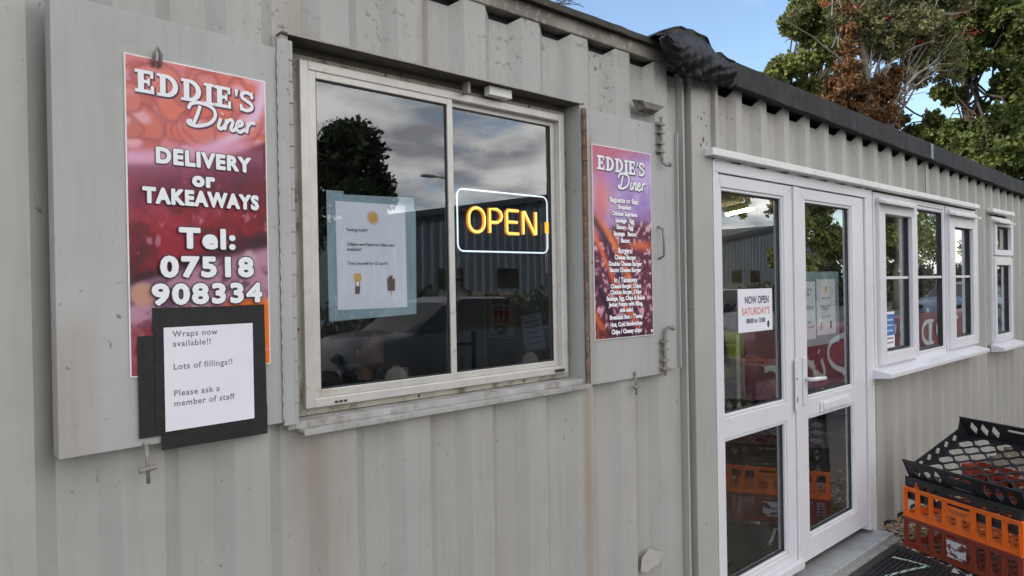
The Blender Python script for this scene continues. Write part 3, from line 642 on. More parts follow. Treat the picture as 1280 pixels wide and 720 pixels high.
# long white drip trims
def drip(x0, x1, z, name='drip_trim', parent=CB, d=.055, h=.034):
    c = CMB(); c.prism([(0, 0)]*0 or [(x0, z-h), (x1, z-h), (x1, z), (x0, z)], -d, -.004)
    return c.build(name, m_upvcd, parent, bevel=.004)
drip(2.80, 5.70, 2.198); drip(5.703, 6.84, 2.198); drip(7.25, 7.98, 2.198, d=.05)
# seam line in the sheet
cbx('sheet_seam', (5.698, -.003, 2.2), (5.7015, -.0005, 2.47), m_gask, CB, 0)
m_seam = simple('joint_line', (.30, .29, .28), .8)
def mitre(parent, a, b, y):
    a = Vector((a[0], 0, a[1])); b = Vector((b[0], 0, b[1])); d = (b-a).normalized(); nn = Vector((-d.z, 0, d.x))*.0006; q = CMB(); vs = [a+nn, b+nn, b-nn, a-nn]
    q.add([(v.x, y-.0004, v.z) for v in vs]+[(v.x, y+.002, v.z) for v in vs], [(0, 1, 2, 3), (7, 6, 5, 4), (0, 4, 5, 1), (1, 5, 6, 2), (2, 6, 7, 3), (3, 7, 4, 0)]); q.build('mitre_joint', m_seam, parent)
# ---- double door
cbx('door_frame_head', (2.866, -.012, 2.104), (4.662, .055, 2.155), m_upvc); cbx('door_frame_jamb', (2.866, -.0125, .05), (2.908, .055, 2.1035), m_upvc)
cbx('door_frame_jamb', (4.578, -.0125, .07), (4.662, .055, 2.1035), m_upvc); cbx('jamb_trim', (4.664, -.004, .03), (4.71, .03, 2.16), m_upvcd); cbx('corner_trim', (4.712, -.012, .02), (4.80, .028, 1.02), m_cab)
th = CMB(); th.prism([(2.86, .012), (4.70, .012), (4.70, .048), (2.86, .048)], -.105, .05); th.build('threshold', m_thr, CB, bevel=.006)
def leaf(x0, x1, gx0, gx1, panes, name='door'):
    D_ = bpy.data.objects.new(name, None); link(D_, CB)
    mb = CMB(); z0, z1 = .105, 2.100; y0, y1 = -.002, .050
    mb.box((x0, y0, z0), (gx0, y1, z1)); mb.box((gx1, y0, z0), (x1, y1, z1))
    zs = [z0]+[e for p in panes for e in p]+[z1]
    for k in range(0, len(zs), 2): mb.box((gx0, y0+.0004, zs[k]), (gx1, y1-.0004, zs[k+1]))
    mb.build('door_leaf', m_upvc, D_, bevel=.004)
    for a, b in (((x0+.004, z1-.004), (gx0, panes[-1][1])), ((x1-.004, z1-.004), (gx1, panes[-1][1])), ((x0+.004, z0+.004), (gx0, panes[0][0])), ((x1-.004, z0+.004), (gx1, panes[0][0]))): mitre(D_, a, b, y0)
    for (a, b) in panes:
        bd = CMB(); frame_boxes(bd, gx0+.0005, gx1-.0005, a+.0005, b-.0005, .014, .004, .026); bd.build('glazing_bead', m_upvc, D_, bevel=.004)
        gk_ = CMB(); frame_boxes(gk_, gx0+.0145, gx1-.0145, a+.0145, b-.0145, .006, .018, .024); gk_.build('gasket', m_gask, D_)
        cbx('glass_pane', (gx0+.016, .0262, a+.016), (gx1-.016, .0275, b-.016), m_glassD, D_, 0)
    return D_
DL = leaf(2.910, 3.648, 2.946, 3.550, [(.200, .885), (.982, 2.040)])
DR = leaf(3.690, 4.570, 3.790, 4.402, [(.225, .872), (.970, 2.040)])
DL['label'] = 'left door leaf with the white Saturday opening notice'; DR['label'] = 'right door leaf with lever handle and letterbox'
cbx('meeting_stile', (3.640, -.014, .085), (3.700, -.0025, 2.098), m_upvc, DL, .004)
cbx('weather_bar', (2.93, -.035, .105), (3.66, -.0025, .150), m_upvc, DL, .006)
cbx('latch_plate', (3.612, -.0225, .925), (3.640, -.0145, 1.200), m_upvc, DL, .006)
cbx('latch_plate', (3.715, -.016, .945), (3.748, -.0025, 1.200), m_upvc, DR, .006)
for (a, b) in ((.975, 1.0), (1.09, 1.10)): cbx('keyhole', (3.621, -.0235, a), (3.630, -.0227, b), m_gask, DL, 0)
hm = CMB(); hm.tube([(3.735, -.014, 1.083), (3.737, -.055, 1.083), (3.77, -.062, 1.083), (3.88, -.058, 1.077)], [.011, .011, .012, .010], 10); hm.build('door_handle', m_upvc, DR, smooth=True)
cbx('letterbox', (3.93, -.0095, .878), (4.31, -.0025, .936), m_upvcd, DR, .003); cbx('letterbox_flap', (3.96, -.015, .888), (4.28, -.0100, .926), m_upvc, DR, .002)
# ---- windows
def window(x0, x1, z0, z1, name='window', label=None):
    W = bpy.data.objects.new(name, None); link(W, CB)
    if label: W['label'] = label
    return W
def sash(W, x0, x1, z0, z1, fw_, y0=-.016, fb=None):
    c = CMB(); frame_boxes(c, x0, x1, z0, z1, fw_, y0, .03, fb, fw_); c.build('sash', m_upvc, W, bevel=.004); fb = fb or fw_
    for a, b in (((x0+.004, z1-.004), (x0+fw_, z1-fw_)), ((x1-.004, z1-.004), (x1-fw_, z1-fw_)), ((x0+.004, z0+.004), (x0+fw_, z0+fb)), ((x1-.004, z0+.004), (x1-fw_, z0+fb))): mitre(W, a, b, y0)
def pane(W, x0, x1, z0, z1, bars=()):
    g_ = CMB(); frame_boxes(g_, x0-.004, x1+.004, z0-.004, z1+.004, .010, -.002, .022); g_.build('gasket', m_gask, W)
    cbx('glass_pane', (x0-.002, .0155, z0-.002), (x1+.002, .0168, z1+.002), m_glassD, W, 0)
    for z in bars: cbx('glazing_bar', (x0+.001, -.001, z-.009), (x1-.001, .015, z+.009), m_upvc, W, .002)
W1 = window(4.74, 6.15, 1.04, 2.15, label='three light white window, its first light with a blue notice')
c = CMB(); frame_boxes(c, 4.722, 6.10, 1.040, 2.152, .035, -.006, .04); c.box((5.415, -.0056, 1.076), (5.475, .04, 2.116)); c.build('window_frame', m_upvc, W1, bevel=.004)
sash(W1, 4.76, 5.442, 1.062, 2.120, .100, -.028, .075); pane(W1, 4.868, 5.334, 1.145, 2.013+.04, (1.612,))
c = CMB(); frame_boxes(c, 5.476, 6.064, 1.0765, 2.1155, .022, .0, .030); c.build('glazing_bead', m_upvc, W1, bevel=.003)
pane(W1, 5.500, 6.038, 1.100, 2.090, (1.612,))
W2 = window(6.12, 6.92, 1.04, 2.15, label='single light white window joined on the right of the wider one')
c = CMB(); frame_boxes(c, 6.125, 6.90, 1.040, 2.152, .035, -.006, .04); c.build('window_frame', m_upvc, W2, bevel=.004)
sash(W2, 6.150, 6.875, 1.062, 2.120, .125, -.028, .075); pane(W2, 6.283, 6.742, 1.145, 2.053-.06, (1.612,))
def cap(W, x0, x1, z):
    c = CMB(); c.add([(x0, -.030, z), (x1, -.030, z), (x1, -.075, z-.012), (x0, -.075, z-.012), (x0, -.030, z+.020), (x1, -.030, z+.020), (x1, -.078, z+.004), (x0, -.078, z+.004)], [(0, 1, 2, 3), (7, 6, 5, 4), (0, 4, 5, 1), (1, 5, 6, 2), (2, 6, 7, 3), (3, 7, 4, 0)]); c.build('drip_cap', m_upvcd, W, bevel=.002)
cap(W1, 4.74, 5.38, 2.085); cap(W2, 6.12, 6.80, 2.085)
def sill(W, x0, x1, z, d=.12):
    c = CMB(); c.add([(x0, -.004, z+.03), (x1, -.004, z+.03), (x1, -d, z+.005), (x0, -d, z+.005), (x0, -.004, z-.035), (x1, -.004, z-.035), (x1, -d, z-.022), (x0, -d, z-.022)], [(0, 1, 2, 3), (7, 6, 5, 4), (0, 4, 5, 1), (1, 5, 6, 2), (2, 6, 7, 3), (3, 7, 4, 0)]); c.build('window_sill', m_upvc, W, bevel=.003)
sill(W1, 4.66, 6.08, 1.02); sill(W2, 6.083, 6.80, 1.02)
W3 = window(7.39, 8.06, 1.0, 2.15, label='narrow two part white window at the far end')
c = CMB(); frame_boxes(c, 7.39, 8.02, 1.010, 2.140, .035, -.006, .04); c.box((7.425, -.0056, 1.765), (7.985, .04, 1.80)); c.build('window_frame', m_upvc, W3, bevel=.004)
sash(W3, 7.40, 8.00, 1.795, 2.115, .062, -.030, .05); pane(W3, 7.468, 7.932, 1.850, 2.048)
sash(W3, 7.40, 8.00, 1.030, 1.770, .062, -.024, .06); pane(W3, 7.468, 7.932, 1.095, 1.702); cap(W3, 7.36, 7.90, 2.085); sill(W3, 7.30, 8.10, .985, .11)
# interior strip light, lit
LT = bpy.data.objects.new('strip_light', None); link(LT, CB)
LM = Matrix.Translation((6.88-2.7, 2.12, 0)) @ Matrix.Rotation(math.atan2(.9, .65), 4, 'Z')
MB().box((-.30, -.040, 2.345), (.34, .040, 2.395), LM).build('light_housing', m_upvc, LT, bevel=.003); MB().box((-.28, -.024, 2.318), (.32, .024, 2.3445), LM).build('diffuser', emis('lit_tube', (1, .78, .46), 20), LT, bevel=.01)
# vertical curtain edges behind the windows
m_curt = simple('pale_curtain', (.44, .42, .39), .9, .1, 12, stretch=(1, 1, .1))
def curtain(x0, x1, z0=1.02, z1=2.2, y=.14):
    c = CMB(); n2 = 28; vs = []
    for i in range(n2+1):
        t = i/n2; vs += [(x0+(x1-x0)*t, y+.018*math.sin(t*24), z0), (x0+(x1-x0)*t, y+.018*math.sin(t*24+.2), z1)]
    c.add(vs, [(2*i, 2*i+2, 2*i+3, 2*i+1) for i in range(n2)]); oo = c.build('curtain', m_curt, CB, smooth=True, recalc=False); oo.modifiers.new('cloth', 'SOLIDIFY').thickness = .003
curtain(5.55, 5.68); curtain(6.10, 6.22); curtain(6.98, 7.10); curtain(8.0, 8.1)

# =================================================================== posters and notices
m_white = flat((.80, .82, .84)); m_ink = flat((.03, .03, .045)); m_shadow = flat((.10, .04, .08)); m_grey = flat((.16, .16, .17))
P1 = empty('poster', (.458, -.0465, 1.426), math.atan2(.034, .497)*.99, 'tall red poster of delivery and takeaway phone number on the left shutter', 'poster')
bx('poster_board', (-.003, .0005, -.003), (.325, .003, .703), simple('white_board_edge', (.75, .73, .74), .5), P1, 0)
colour_board('printed_picture', .322, .700, picture_red, P1)
pr = Print(-.0004)
slab_word(pr, .018, .622, .050, -.02, m_white, m_shadow); script_word(pr, .136, .566, .052, m_white, m_shadow)
def wtext(t, x, z, size, width, bold, ow):
    pr.k += 8; v, f = text_mesh(t, size, .0008, width=width, spacing=1.16)
    for rad, m_ in ((bold+ow, m_ink), (bold, m_white)):
        pr.k += 5
        for q in range(10): y_ = pr.step(); a_ = 2*math.pi*q/10; pr.mb.add([(a+x+rad*math.cos(a_), y_, b+z+rad*math.sin(a_)) for a, b in v], f, pr.mi(m_))
        y_ = pr.step(); pr.mb.add([(a+x, y_, b+z) for a, b in v], f, pr.mi(m_))
wtext('DELIVERY', .168, .486, .047, .220, .0019, .0016); wtext('or', .163, .440, .044, .050, .0022, .0016); wtext('TAKEAWAYS', .164, .395, .046, .268, .0019, .0016)
wtext('Tel:', .172, .302, .062, .128, .0026, .0024); wtext('07518', .172, .236, .062, .216, .0026, .0026); wtext('908334', .172, .174, .062, .256, .0024, .0026)
pr.build('lettering', P1)
# black taped notice over its foot
NP = empty('taped_notice', (.470, -.0475, 1.250), math.atan2(.034, .497)*.99, 'white notice about wraps framed with black tape over the poster foot', 'notice')
m_tape = simple('black_gaffer_tape', (.007, .008, .009), .6, .5, 30, bmp=.5)
tp = MB()
for k, (a, b, c_, d_, r_) in enumerate(((.046, .300, .005, .075, .01), (.000, .060, .038, .262, .0), (.225, .300, .03, .320, -.01), (.030, .292, .268, .323, .006), (.045, .275, .245, .300, 0.02), (.035, .10, .05, .28, .0))):
    M_ = Matrix.Rotation(r_, 4, 'Y'); y_ = -.0003*k
    tp.box((a, y_-.0003, c_), (b, y_, d_), M_)
tp.build('black_tape', m_tape, NP)
MB().box((.055, -.0026, .045), (.265, -.0021, .278)).build('paper_sheet', m_paper, NP)
pr = Print(-.0027)
for i, (t, z) in enumerate((('Wraps now', .262), ('available!!', .240), ('Lots of fillings!!', .188), ('Please ask a', .128), ('member of staff', .105))): pr.text(t, .074, z, .0195, m_grey, .0003, align='LEFT', sx=1.0, spacing=1.12)
pr.build('lettering', NP)
# menu poster
P2 = empty('poster', (2.035, -.0175, 1.402), math.atan2(-.008, .468), 'narrow purple menu poster of burgers and sandwiches on the right shutter', 'poster')
bx('poster_board', (-.003, .0005, -.003), (.350, .004, .724), simple('white_board_edge', (.75, .73, .74), .5), P2, 0)
colour_board('printed_picture', .347, .721, picture_bacon, P2, 110, 220)
pr = Print(-.0004); slab_word(pr, .024, .632, .053, -.02, m_white, m_shadow, 1.22); script_word(pr, .148, .570, .056, m_white, m_shadow, 1.35)
mw = flat((.86, .84, .88)); y = .5
for t, z, s_ in (('Baguette or Bap:', .528, .028), ('Breakfast', .502, .023), ('Chicken Supreme', .476, .023), ('Sausage   Egg', .450, .023), ('Bacon   Egg', .424, .023), ('Sausage   Bacon', .398, .023), ('Bacon', .372, .023),
                 ('Burgers:', .332, .028), ('Cheese Burger', .306, .023), ('Double Cheese Burger', .281, .023), ('Bacon Cheese Burger', .257, .023), ('In / Takeaway', .218, .027), ('Cheese Burger, Chips', .194, .022), ('Chicken Burger, Chips', .171, .022),
                 ('Sausage, Egg, Chips & Beans', .147, .022), ('Jacket Potato with filling,', .124, .022), ('side salad', .101, .022), ('Breakfast Box - T\'away', .074, .023), ('Hot, Cold Sandwiches', .046, .023), ('Chips / Cheesy chips', .018, .023)):
    pr.text(t, .178, z*.985+.004, s_, mw, .0011, outline=m_shadow, ow=.0011, sx=.93)
pr.disc(.335, .015, .006, mw); pr.build('lettering', P2)
# lolly notice in its blue pouch, stuck inside the serving window
NW = empty('window_notice', (.995, .070, 1.514), 0, 'ice lolly notice with a sun icon in a pale blue pouch inside the serving window', 'notice')
m_pouch = simple('pale_blue_pouch', (.27, .36, .40), .25, .12, 9, bmp=.2, dirt=(.50, .60, .64), dscale=22, dpos=(.62, .8))
pp = MB(); pp.prism([(.002, .002), (.300, .012), (.304, .330), (.298, .333), (.297, .369), (.055, .362), (.055, .371), (.001, .371)], 0, .0015); pp.build('plastic_pouch', m_pouch, NW)
MB().box((.030, -.0008, .033), (.266, -.0002, .342), Matrix.Rotation(R(-.3), 4, 'Y')).build('paper_sheet', m_paper, NW)
pr = Print(-.0012); oc = flat((.62, .28, .05)); br = flat((.16, .07, .05)); yo = flat((.75, .42, .10))
for k in range(14): a = 2*math.pi*k/14; pr.ribbon([(.150+.012*math.cos(a), .300+.012*math.sin(a)), (.150+.022*math.cos(a+.12), .300+.022*math.sin(a+.12))], [.005, .001], oc)
pr.disc(.150, .300, .014, yo); pr.disc(.145, .303, .0018, br); pr.disc(.155, .303, .0018, br); pr.ribbon(catmull([(.143, .297), (.150, .293), (.157, .297)], 4), .0015, br)
for t, z in (('Feeling hot!!??', .262), ('Calippo and Feast ice lollies now', .221), ('available!!', .206), ('Treat yourself for £2 each!!', .166)): pr.text(t, .062, z, .0122, m_grey, .0003, align='LEFT')
pr.poly([(.088, .095), (.102, .095), (.104, .128), (.085, .128)], oc); pr.rect(.0825, .1065, .116, .137, yo); pr.rect(.0905, .0995, .100, .114, m_white); pr.poly([(.086, .078), (.101, .078), (.103, .10), (.086, .10)], br)
pr.poly([(.196, .085), (.222, .085), (.223, .120), (.216, .130), (.204, .130), (.195, .120)], br); pr.rect(.206, .211, .074, .085, yo); pr.disc(.217, .124, .0035, m_white, 10)
pr.build('lettering', NW)
# neon sign
NS = empty('neon_sign', (1.497, .118, 1.722), 0, 'lit OPEN sign with orange letters inside a white rounded border', 'neon sign')
bm_ = MB()
def rrect(x0, x1, z0, z1, r_, y, n=6):
    o_ = []
    for cx, cz, a0 in ((x1-r_, z1-r_, 0), (x0+r_, z1-r_, 90), (x0+r_, z0+r_, 180), (x1-r_, z0+r_, 270)):
        for k in range(n+1): a = R(a0+90*k/n); o_.append((cx+r_*math.cos(a), y, cz+r_*math.sin(a)))
    return o_
o_ = rrect(-.006, .442, -.008, .222, .026, 0); MB().prism([(p[0], p[2]) for p in o_], .008, .013).build('acrylic_board', glass('clear_acrylic', (.62, .62, .62), .6, .0), NS)
b_ = MB(); b_.tube(rrect(.004, .432, .004, .212, .024, 0), .0028, 8, closed=True); b_.build('border_tube', emis('white_neon', (.80, .92, 1.0), .56), NS, smooth=True)
lt = MB(); H_ = .082; z0_ = .070; T = .0046
def nt_(pts, closed=False): lt.tube([(x, -.002, z) for x, z in pts], T, 8, closed=closed)
o_ = rrect(.052, .122, z0_, z0_+H_, .034, 0, 8); nt_([(p[0], p[2]) for p in o_], True)
nt_([(.146, z0_), (.146, z0_+H_), (.180, z0_+H_), (.196, z0_+H_-.008), (.203, z0_+.060), (.196, z0_+.044), (.180, z0_+.036), (.152, z0_+.036)])
nt_([(.282, z0_+H_), (.232, z0_+H_), (.226, z0_+H_-.006), (.226, z0_+.006), (.232, z0_), (.282, z0_)]); nt_([(.229, z0_+.041), (.276, z0_+.041)])
nt_([(.306, z0_), (.306, z0_+H_), (.312, z0_+H_), (.364, z0_), (.370, z0_), (.370, z0_+H_)])
lt.build('glowing_lettering', emis('orange_neon', (1.0, .70, .15), .95), NS, smooth=True)
hs_ = MB(); hs_.v = [(v[0], v[1]+.0035, v[2]) for v in lt.v]; hs_.f = list(lt.f); hs_.m = list(lt.m); ho = hs_.build('letter_halo', emis('orange_halo', (1.0, .32, .01), .42), NS, smooth=True)  # orange halo around the letters built as a dim emitting shell
for v_ in ho.data.vertices: pass
md_ = ho.modifiers.new('swell', 'DISPLACE'); md_.strength = .0022; md_.mid_level = 0
MB().box((.418, -.005, .078), (.434, -.0005, .118)).build('glow_block', emis('orange_glow', (1, .35, .02), 1.2), NS)  # small emitting orange block at the right end of the sign
MB().box((.428, .004, -.07), (.436, .010, .11)).build('side_rail', m_alu, NS)
# notices on the door glass
def notice(x, y, z, wd, h, label, draw, name='paper_notice'):
    e_ = empty(name, (x, y, z), 0, label, 'notice'); MB().box((0, 0, 0), (wd, .0012, h)).build('paper_sheet', m_paper, e_); p_ = Print(-.0003); draw(p_, wd, h); p_.build('lettering', e_); return e_
pk = flat((.60, .16, .16)); bl = flat((.06, .16, .42))
def d1(p, W, H_): p.text('NOW OPEN', W*.54, H_*.73, .050, m_ink, .0014, width=W*.70); p.text("SATURDAY'S", W*.51, H_*.47, .050, pk, .0008, width=W*.82); p.text('08:00 to 13:00', W*.50, H_*.25, .032, m_ink, .0012, width=W*.56); p.disc(W*.87, H_*.15, .012, m_ink, 10, .018)
notice(3.125, .0235, 1.360, .335, .210, 'white landscape notice reading NOW OPEN Saturdays on the left door glass', d1)
def d2(p, W, H_):
    for t, z in (('Wraps now', .86), ('available!!', .78), ('Lots of fillings!!', .55), ('Please ask a', .30), ('member of staff', .22)): p.text(t, W*.42, H_*z, .030, m_grey, .0004)
notice(3.835, .060, 1.275, .20, .325, 'text only paper notice on the right door glass beside the sun notice', d2)
def d3(p, W, H_):
    p.disc(W*.5, H_*.82, .020, yo, 12, .022)
    for t, z in (('Feeling hot!!??', .66), ('Calippo and Feast', .52), ('available!!', .47), ('Treat yourself!!', .33)): p.text(t, W*.48, H_*z, .020, m_grey, .0004)
    p.rect(W*.18, W*.28, H_*.1, H_*.24, oc); p.rect(W*.68, W*.8, H_*.1, H_*.24, br)
notice(4.050, .060, 1.29, .25, .32, 'paper notice with a small orange sun on the right door glass', d3)
dp = empty('plastic_pouch', (3.80, .064, 1.235), 0, 'pale blue plastic pouch backing the two papers on the right door glass', 'pouch'); MB().box((0, 0, 0), (.56, .0015, .42)).build('pouch_sheet', m_pouch, dp)
def d4(p, W, H_):
    p.rect(0, W, H_*.34, H_*.93, bl)
    for k in range(3): p.rect(W*.15, W*.85, H_*(.45+.15*k), H_*(.50+.15*k), flat((.35, .48, .70)))
    for k in range(2): p.rect(W*.1, W*.9, H_*(.12+.12*k), H_*(.16+.12*k), m_grey)
notice(4.90, .012, 1.155, .20, .235, 'blue and white notice in the corner of the first cabin window', d4)
# tin sign and loose paper on the inner partition of the container
TS = empty('tin_sign', (2.556, 1.185, 1.33), R(-90), 'cream tin sign ENTER IF YOU DARE with red figures inside the hatch', 'sign')
MB().box((0, 0, 0), (.215, .003, .235)).build('sign_plate', simple('old_cream_tin', (.52, .48, .38), .5, .12, 10, dirt=(.2, .15, .1)), TS)
p_ = Print(-.0004); dkr = flat((.45, .03, .03)); dki = flat((.06, .04, .03))
for a, b, c_, d_ in ((.008, .207, .008, .011), (.008, .207, .224, .227), (.008, .011, .008, .227), (.204, .207, .008, .227)): p_.rect(a, b, c_, d_, dki)
p_.text('ENTER', .107, .195, .048, dki, .001); p_.text('IF YOU', .107, .052, .034, dki, .001); p_.text('DARE', .107, .026, .026, dki, .001)
for cx in (.065, .105, .150):
    p_.disc(cx, .158, .010, dkr, 12); p_.poly([(cx-.016, .145), (cx+.016, .145), (cx+.008, .108), (cx-.008, .108)], dkr); p_.ribbon([(cx-.006, .110), (cx-.014, .076)], .007, dkr); p_.ribbon([(cx+.006, .110), (cx+.012, .076)], .007, dkr)
    p_.ribbon([(cx+.012, .143), (cx+.024, .125)], .005, dkr)
p_.build('lettering', TS)
LP = empty('paper_notice', (2.556, .90, 1.265), R(-90), 'crooked white paper note pinned beside the tin sign', 'notice'); LP.rotation_euler = (0, R(-9), R(-90))
MB().box((0, 0, 0), (.15, .001, .185)).build('paper_sheet', m_paper, LP); p_ = Print(-.0003)
for k in range(5): p_.rect(.02, .12+.01*(k % 2), .035+.028*k, .039+.028*k, m_grey)
p_.build('printed_lines', LP)

# =================================================================== crates, mat
def panel(outer, holes, th, M_, name, mat, parent):
    """flat board with real holes: outer and holes are lists of (u, v); M_ places u,v,thickness"""
    cu = bpy.data.curves.new('p', 'CURVE'); cu.dimensions = '2D'; cu.fill_mode = 'BOTH'; cu.extrude = th/2
    for poly in [outer]+holes:
        s_ = cu.splines.new('POLY'); s_.points.add(len(poly)-1); s_.use_cyclic_u = True
        for i, p in enumerate(poly): s_.points[i].co = (p[0], p[1], 0, 1)
    o_ = bpy.data.objects.new('p', cu); COL.objects.link(o_); dg = bpy.context.evaluated_depsgraph_get(); me = bpy.data.meshes.new_from_object(o_.evaluated_get(dg))
    bpy.data.objects.remove(o_); bpy.data.curves.remove(cu); me.transform(M_)
    me.materials.clear(); me.materials.append(mat); me.name = name; q = bpy.data.objects.new(name, me); link(q, parent); return q
def ushape(x0, x1, z0, z1, r_=None):
    r_ = r_ or (x1-x0)/2; pts = [(x0, z1), (x0, z0+r_)]
    for k in range(1, 6): a = math.pi+math.pi/2*k/6; pts.append((x0+r_+r_*math.cos(a), z0+r_+r_*math.sin(a)))
    pts += [(x0+r_, z0), (x1-r_, z0)] if x1-x0 > 2*r_+1e-4 else [(x0+r_, z0)]
    for k in range(1, 6): a = 1.5*math.pi+math.pi/2*k/6; pts.append((x1-r_+r_*math.cos(a), z0+r_+r_*math.sin(a)))
    return pts+[(x1, z0+r_), (x1, z1)]
def diamond(cx, cz, a, b): return [(cx-a, cz), (cx, cz-b), (cx+a, cz), (cx, cz+b)]
def orient(ox, oy, oz, ux, vz, nrm):   # u axis, v axis, normal
    return Matrix(((ux[0], vz[0], nrm[0], ox), (ux[1], vz[1], nrm[1], oy), (ux[2], vz[2], nrm[2], oz), (0, 0, 0, 1)))
CL, CW, CH = .70, .56, .180
def slot_side(Ln, h, mid=True):
    holes = []; n2 = 8 if mid else 6; wd = Ln/n2
    for k in range(n2):
        a = k*wd+wd*.20; b = (k+1)*wd-wd*.16
        if mid and k in (3, 4): holes.append(ushape(a, b, h*.20, h*.50, .016))
        else: holes.append(ushape(a, b, h*.17, h*.86, .022))
    if mid: holes.append([(3*wd+wd*.2, h*.80), (3*wd+wd*.2, h*.88), (5*wd-wd*.2, h*.88), (5*wd-wd*.2, h*.80)])
    return holes
def slot_crate(name, mat, label, loc, rz):
    T_ = empty(name, loc, rz, label, 'crate', 'bread crates stacked outside the cabin wall'); X, Y, Z = (1, 0, 0), (0, 1, 0), (0, 0, 1); e = .008
    out4 = lambda Ln: [(0, .004), (Ln, .004), (Ln, CH-.004), (0, CH-.004)]
    panel(out4(CL), slot_side(CL, CH), .006, orient(0, 0, 0, X, Z, Y), 'front_side', mat, T_); panel(out4(CL), slot_side(CL, CH), .006, orient(0, CW, 0, X, Z, Y), 'rear_side', mat, T_)
    panel(out4(CW), slot_side(CW, CH, False), .006, orient(0, 0, 0, Y, Z, X), 'end_side', mat, T_); panel(out4(CW), slot_side(CW, CH, False), .006, orient(CL, 0, 0, Y, Z, X), 'end_side', mat, T_)
    hs = [diamond(.045+.061*i, .05+.066*j, .022, .024) for i in range(11) for j in range(8)]
    panel([(0, 0), (CL, 0), (CL, CW), (0, CW)], hs, .005, orient(0, 0, .008, X, Y, Z), 'base_grid', mat, T_)
    rm = MB()
    for a, b in (((-e, -e, CH-.012), (CL+e, .004, CH)), ((-e, CW-.004, CH-.012), (CL+e, CW+e, CH)), ((-e, .0045, CH-.0122), (.004, CW-.0045, CH-.0002)), ((CL-.004, .0045, CH-.0122), (CL+e, CW-.0045, CH-.0002)),
                 ((-e, -e, 0), (CL+e, .003, .012)), ((-e, CW-.003, 0), (CL+e, CW+e, .012)), ((-e, .0035, .0002), (.003, CW-.0035, .0118)), ((CL-.003, .0035, .0002), (CL+e, CW-.0035, .0118))): rm.box(a, b)
    rm.build('rim', mat, T_, bevel=.002)
    n2 = 8; r0_ = MB().box((-.003, -.0035, .0125), (.003, .0035, CH-.0125)).build('rib', mat, T_); spots = [(CL*k/n2, yy) for k in range(n2+1) if k != 4 for yy in (-.0072, CW+.0072)]
    for q_, (x, y) in enumerate(spots+[(xx, CW*k/6) for k in range(7) for xx in (-.0072, CL+.0072)]):
        r_ = r0_ if q_ == 0 else r0_.copy()
        if q_: link(r_, T_)
        r_.location = (x, y, 0)
        if q_ >= len(spots): r_.rotation_euler = (0, 0, R(90))
    return T_
def plast(name, col, dirt): return simple(name, col, .42, .10, 10, dirt=dirt, dscale=10, dpos=(.56, .85), bmp=.06)
m_or = plast('orange_plastic', (.85, .16, .012), (.55, .13, .03)); m_br = plast('red_brown_plastic', (.27, .050, .026), (.12, .05, .035)); m_bk = plast('black_plastic', (.016, .017, .020), (.045, .045, .048))
A0 = Vector((4.617, -.20)); ang = R(25); dv = Vector((-math.sin(ang), -math.cos(ang)))
rz = math.atan2(dv.y, dv.x)           # local x runs along the visible long side, local y away from the viewer (dv x up)
# local +y must point away from the camera: (cos, -sin) direction
B1 = slot_crate('bread_crate', m_br, 'dark red brown crate on the gravel, lowest of the stack, with torn label', (A0.x, A0.y, .016), rz)
B2 = slot_crate('bread_crate', m_or, 'bright orange slotted crate in the middle of the stack', (A0.x, A0.y, .192), rz+R(.6))
lb = MB(); lb.box((.285, -.0125, .040), (.405, -.0108, .135)); tl = lb.build('torn_label', None or simple('torn_paper_label', (.62, .60, .62), .7, .06, 12, dirt=(.15, .04, .03), dscale=30, dpos=(.52, .56), stretch=(1, 1, 2.5)), B1)
p_ = Print(-.0035); k_ = flat((.20, .07, .02))
for i in range(3): p_.rect(.285+.01*i, .415-.012*i, .122-.009*i, .126-.009*i, k_)
p_.build('moulded_lettering', B2)
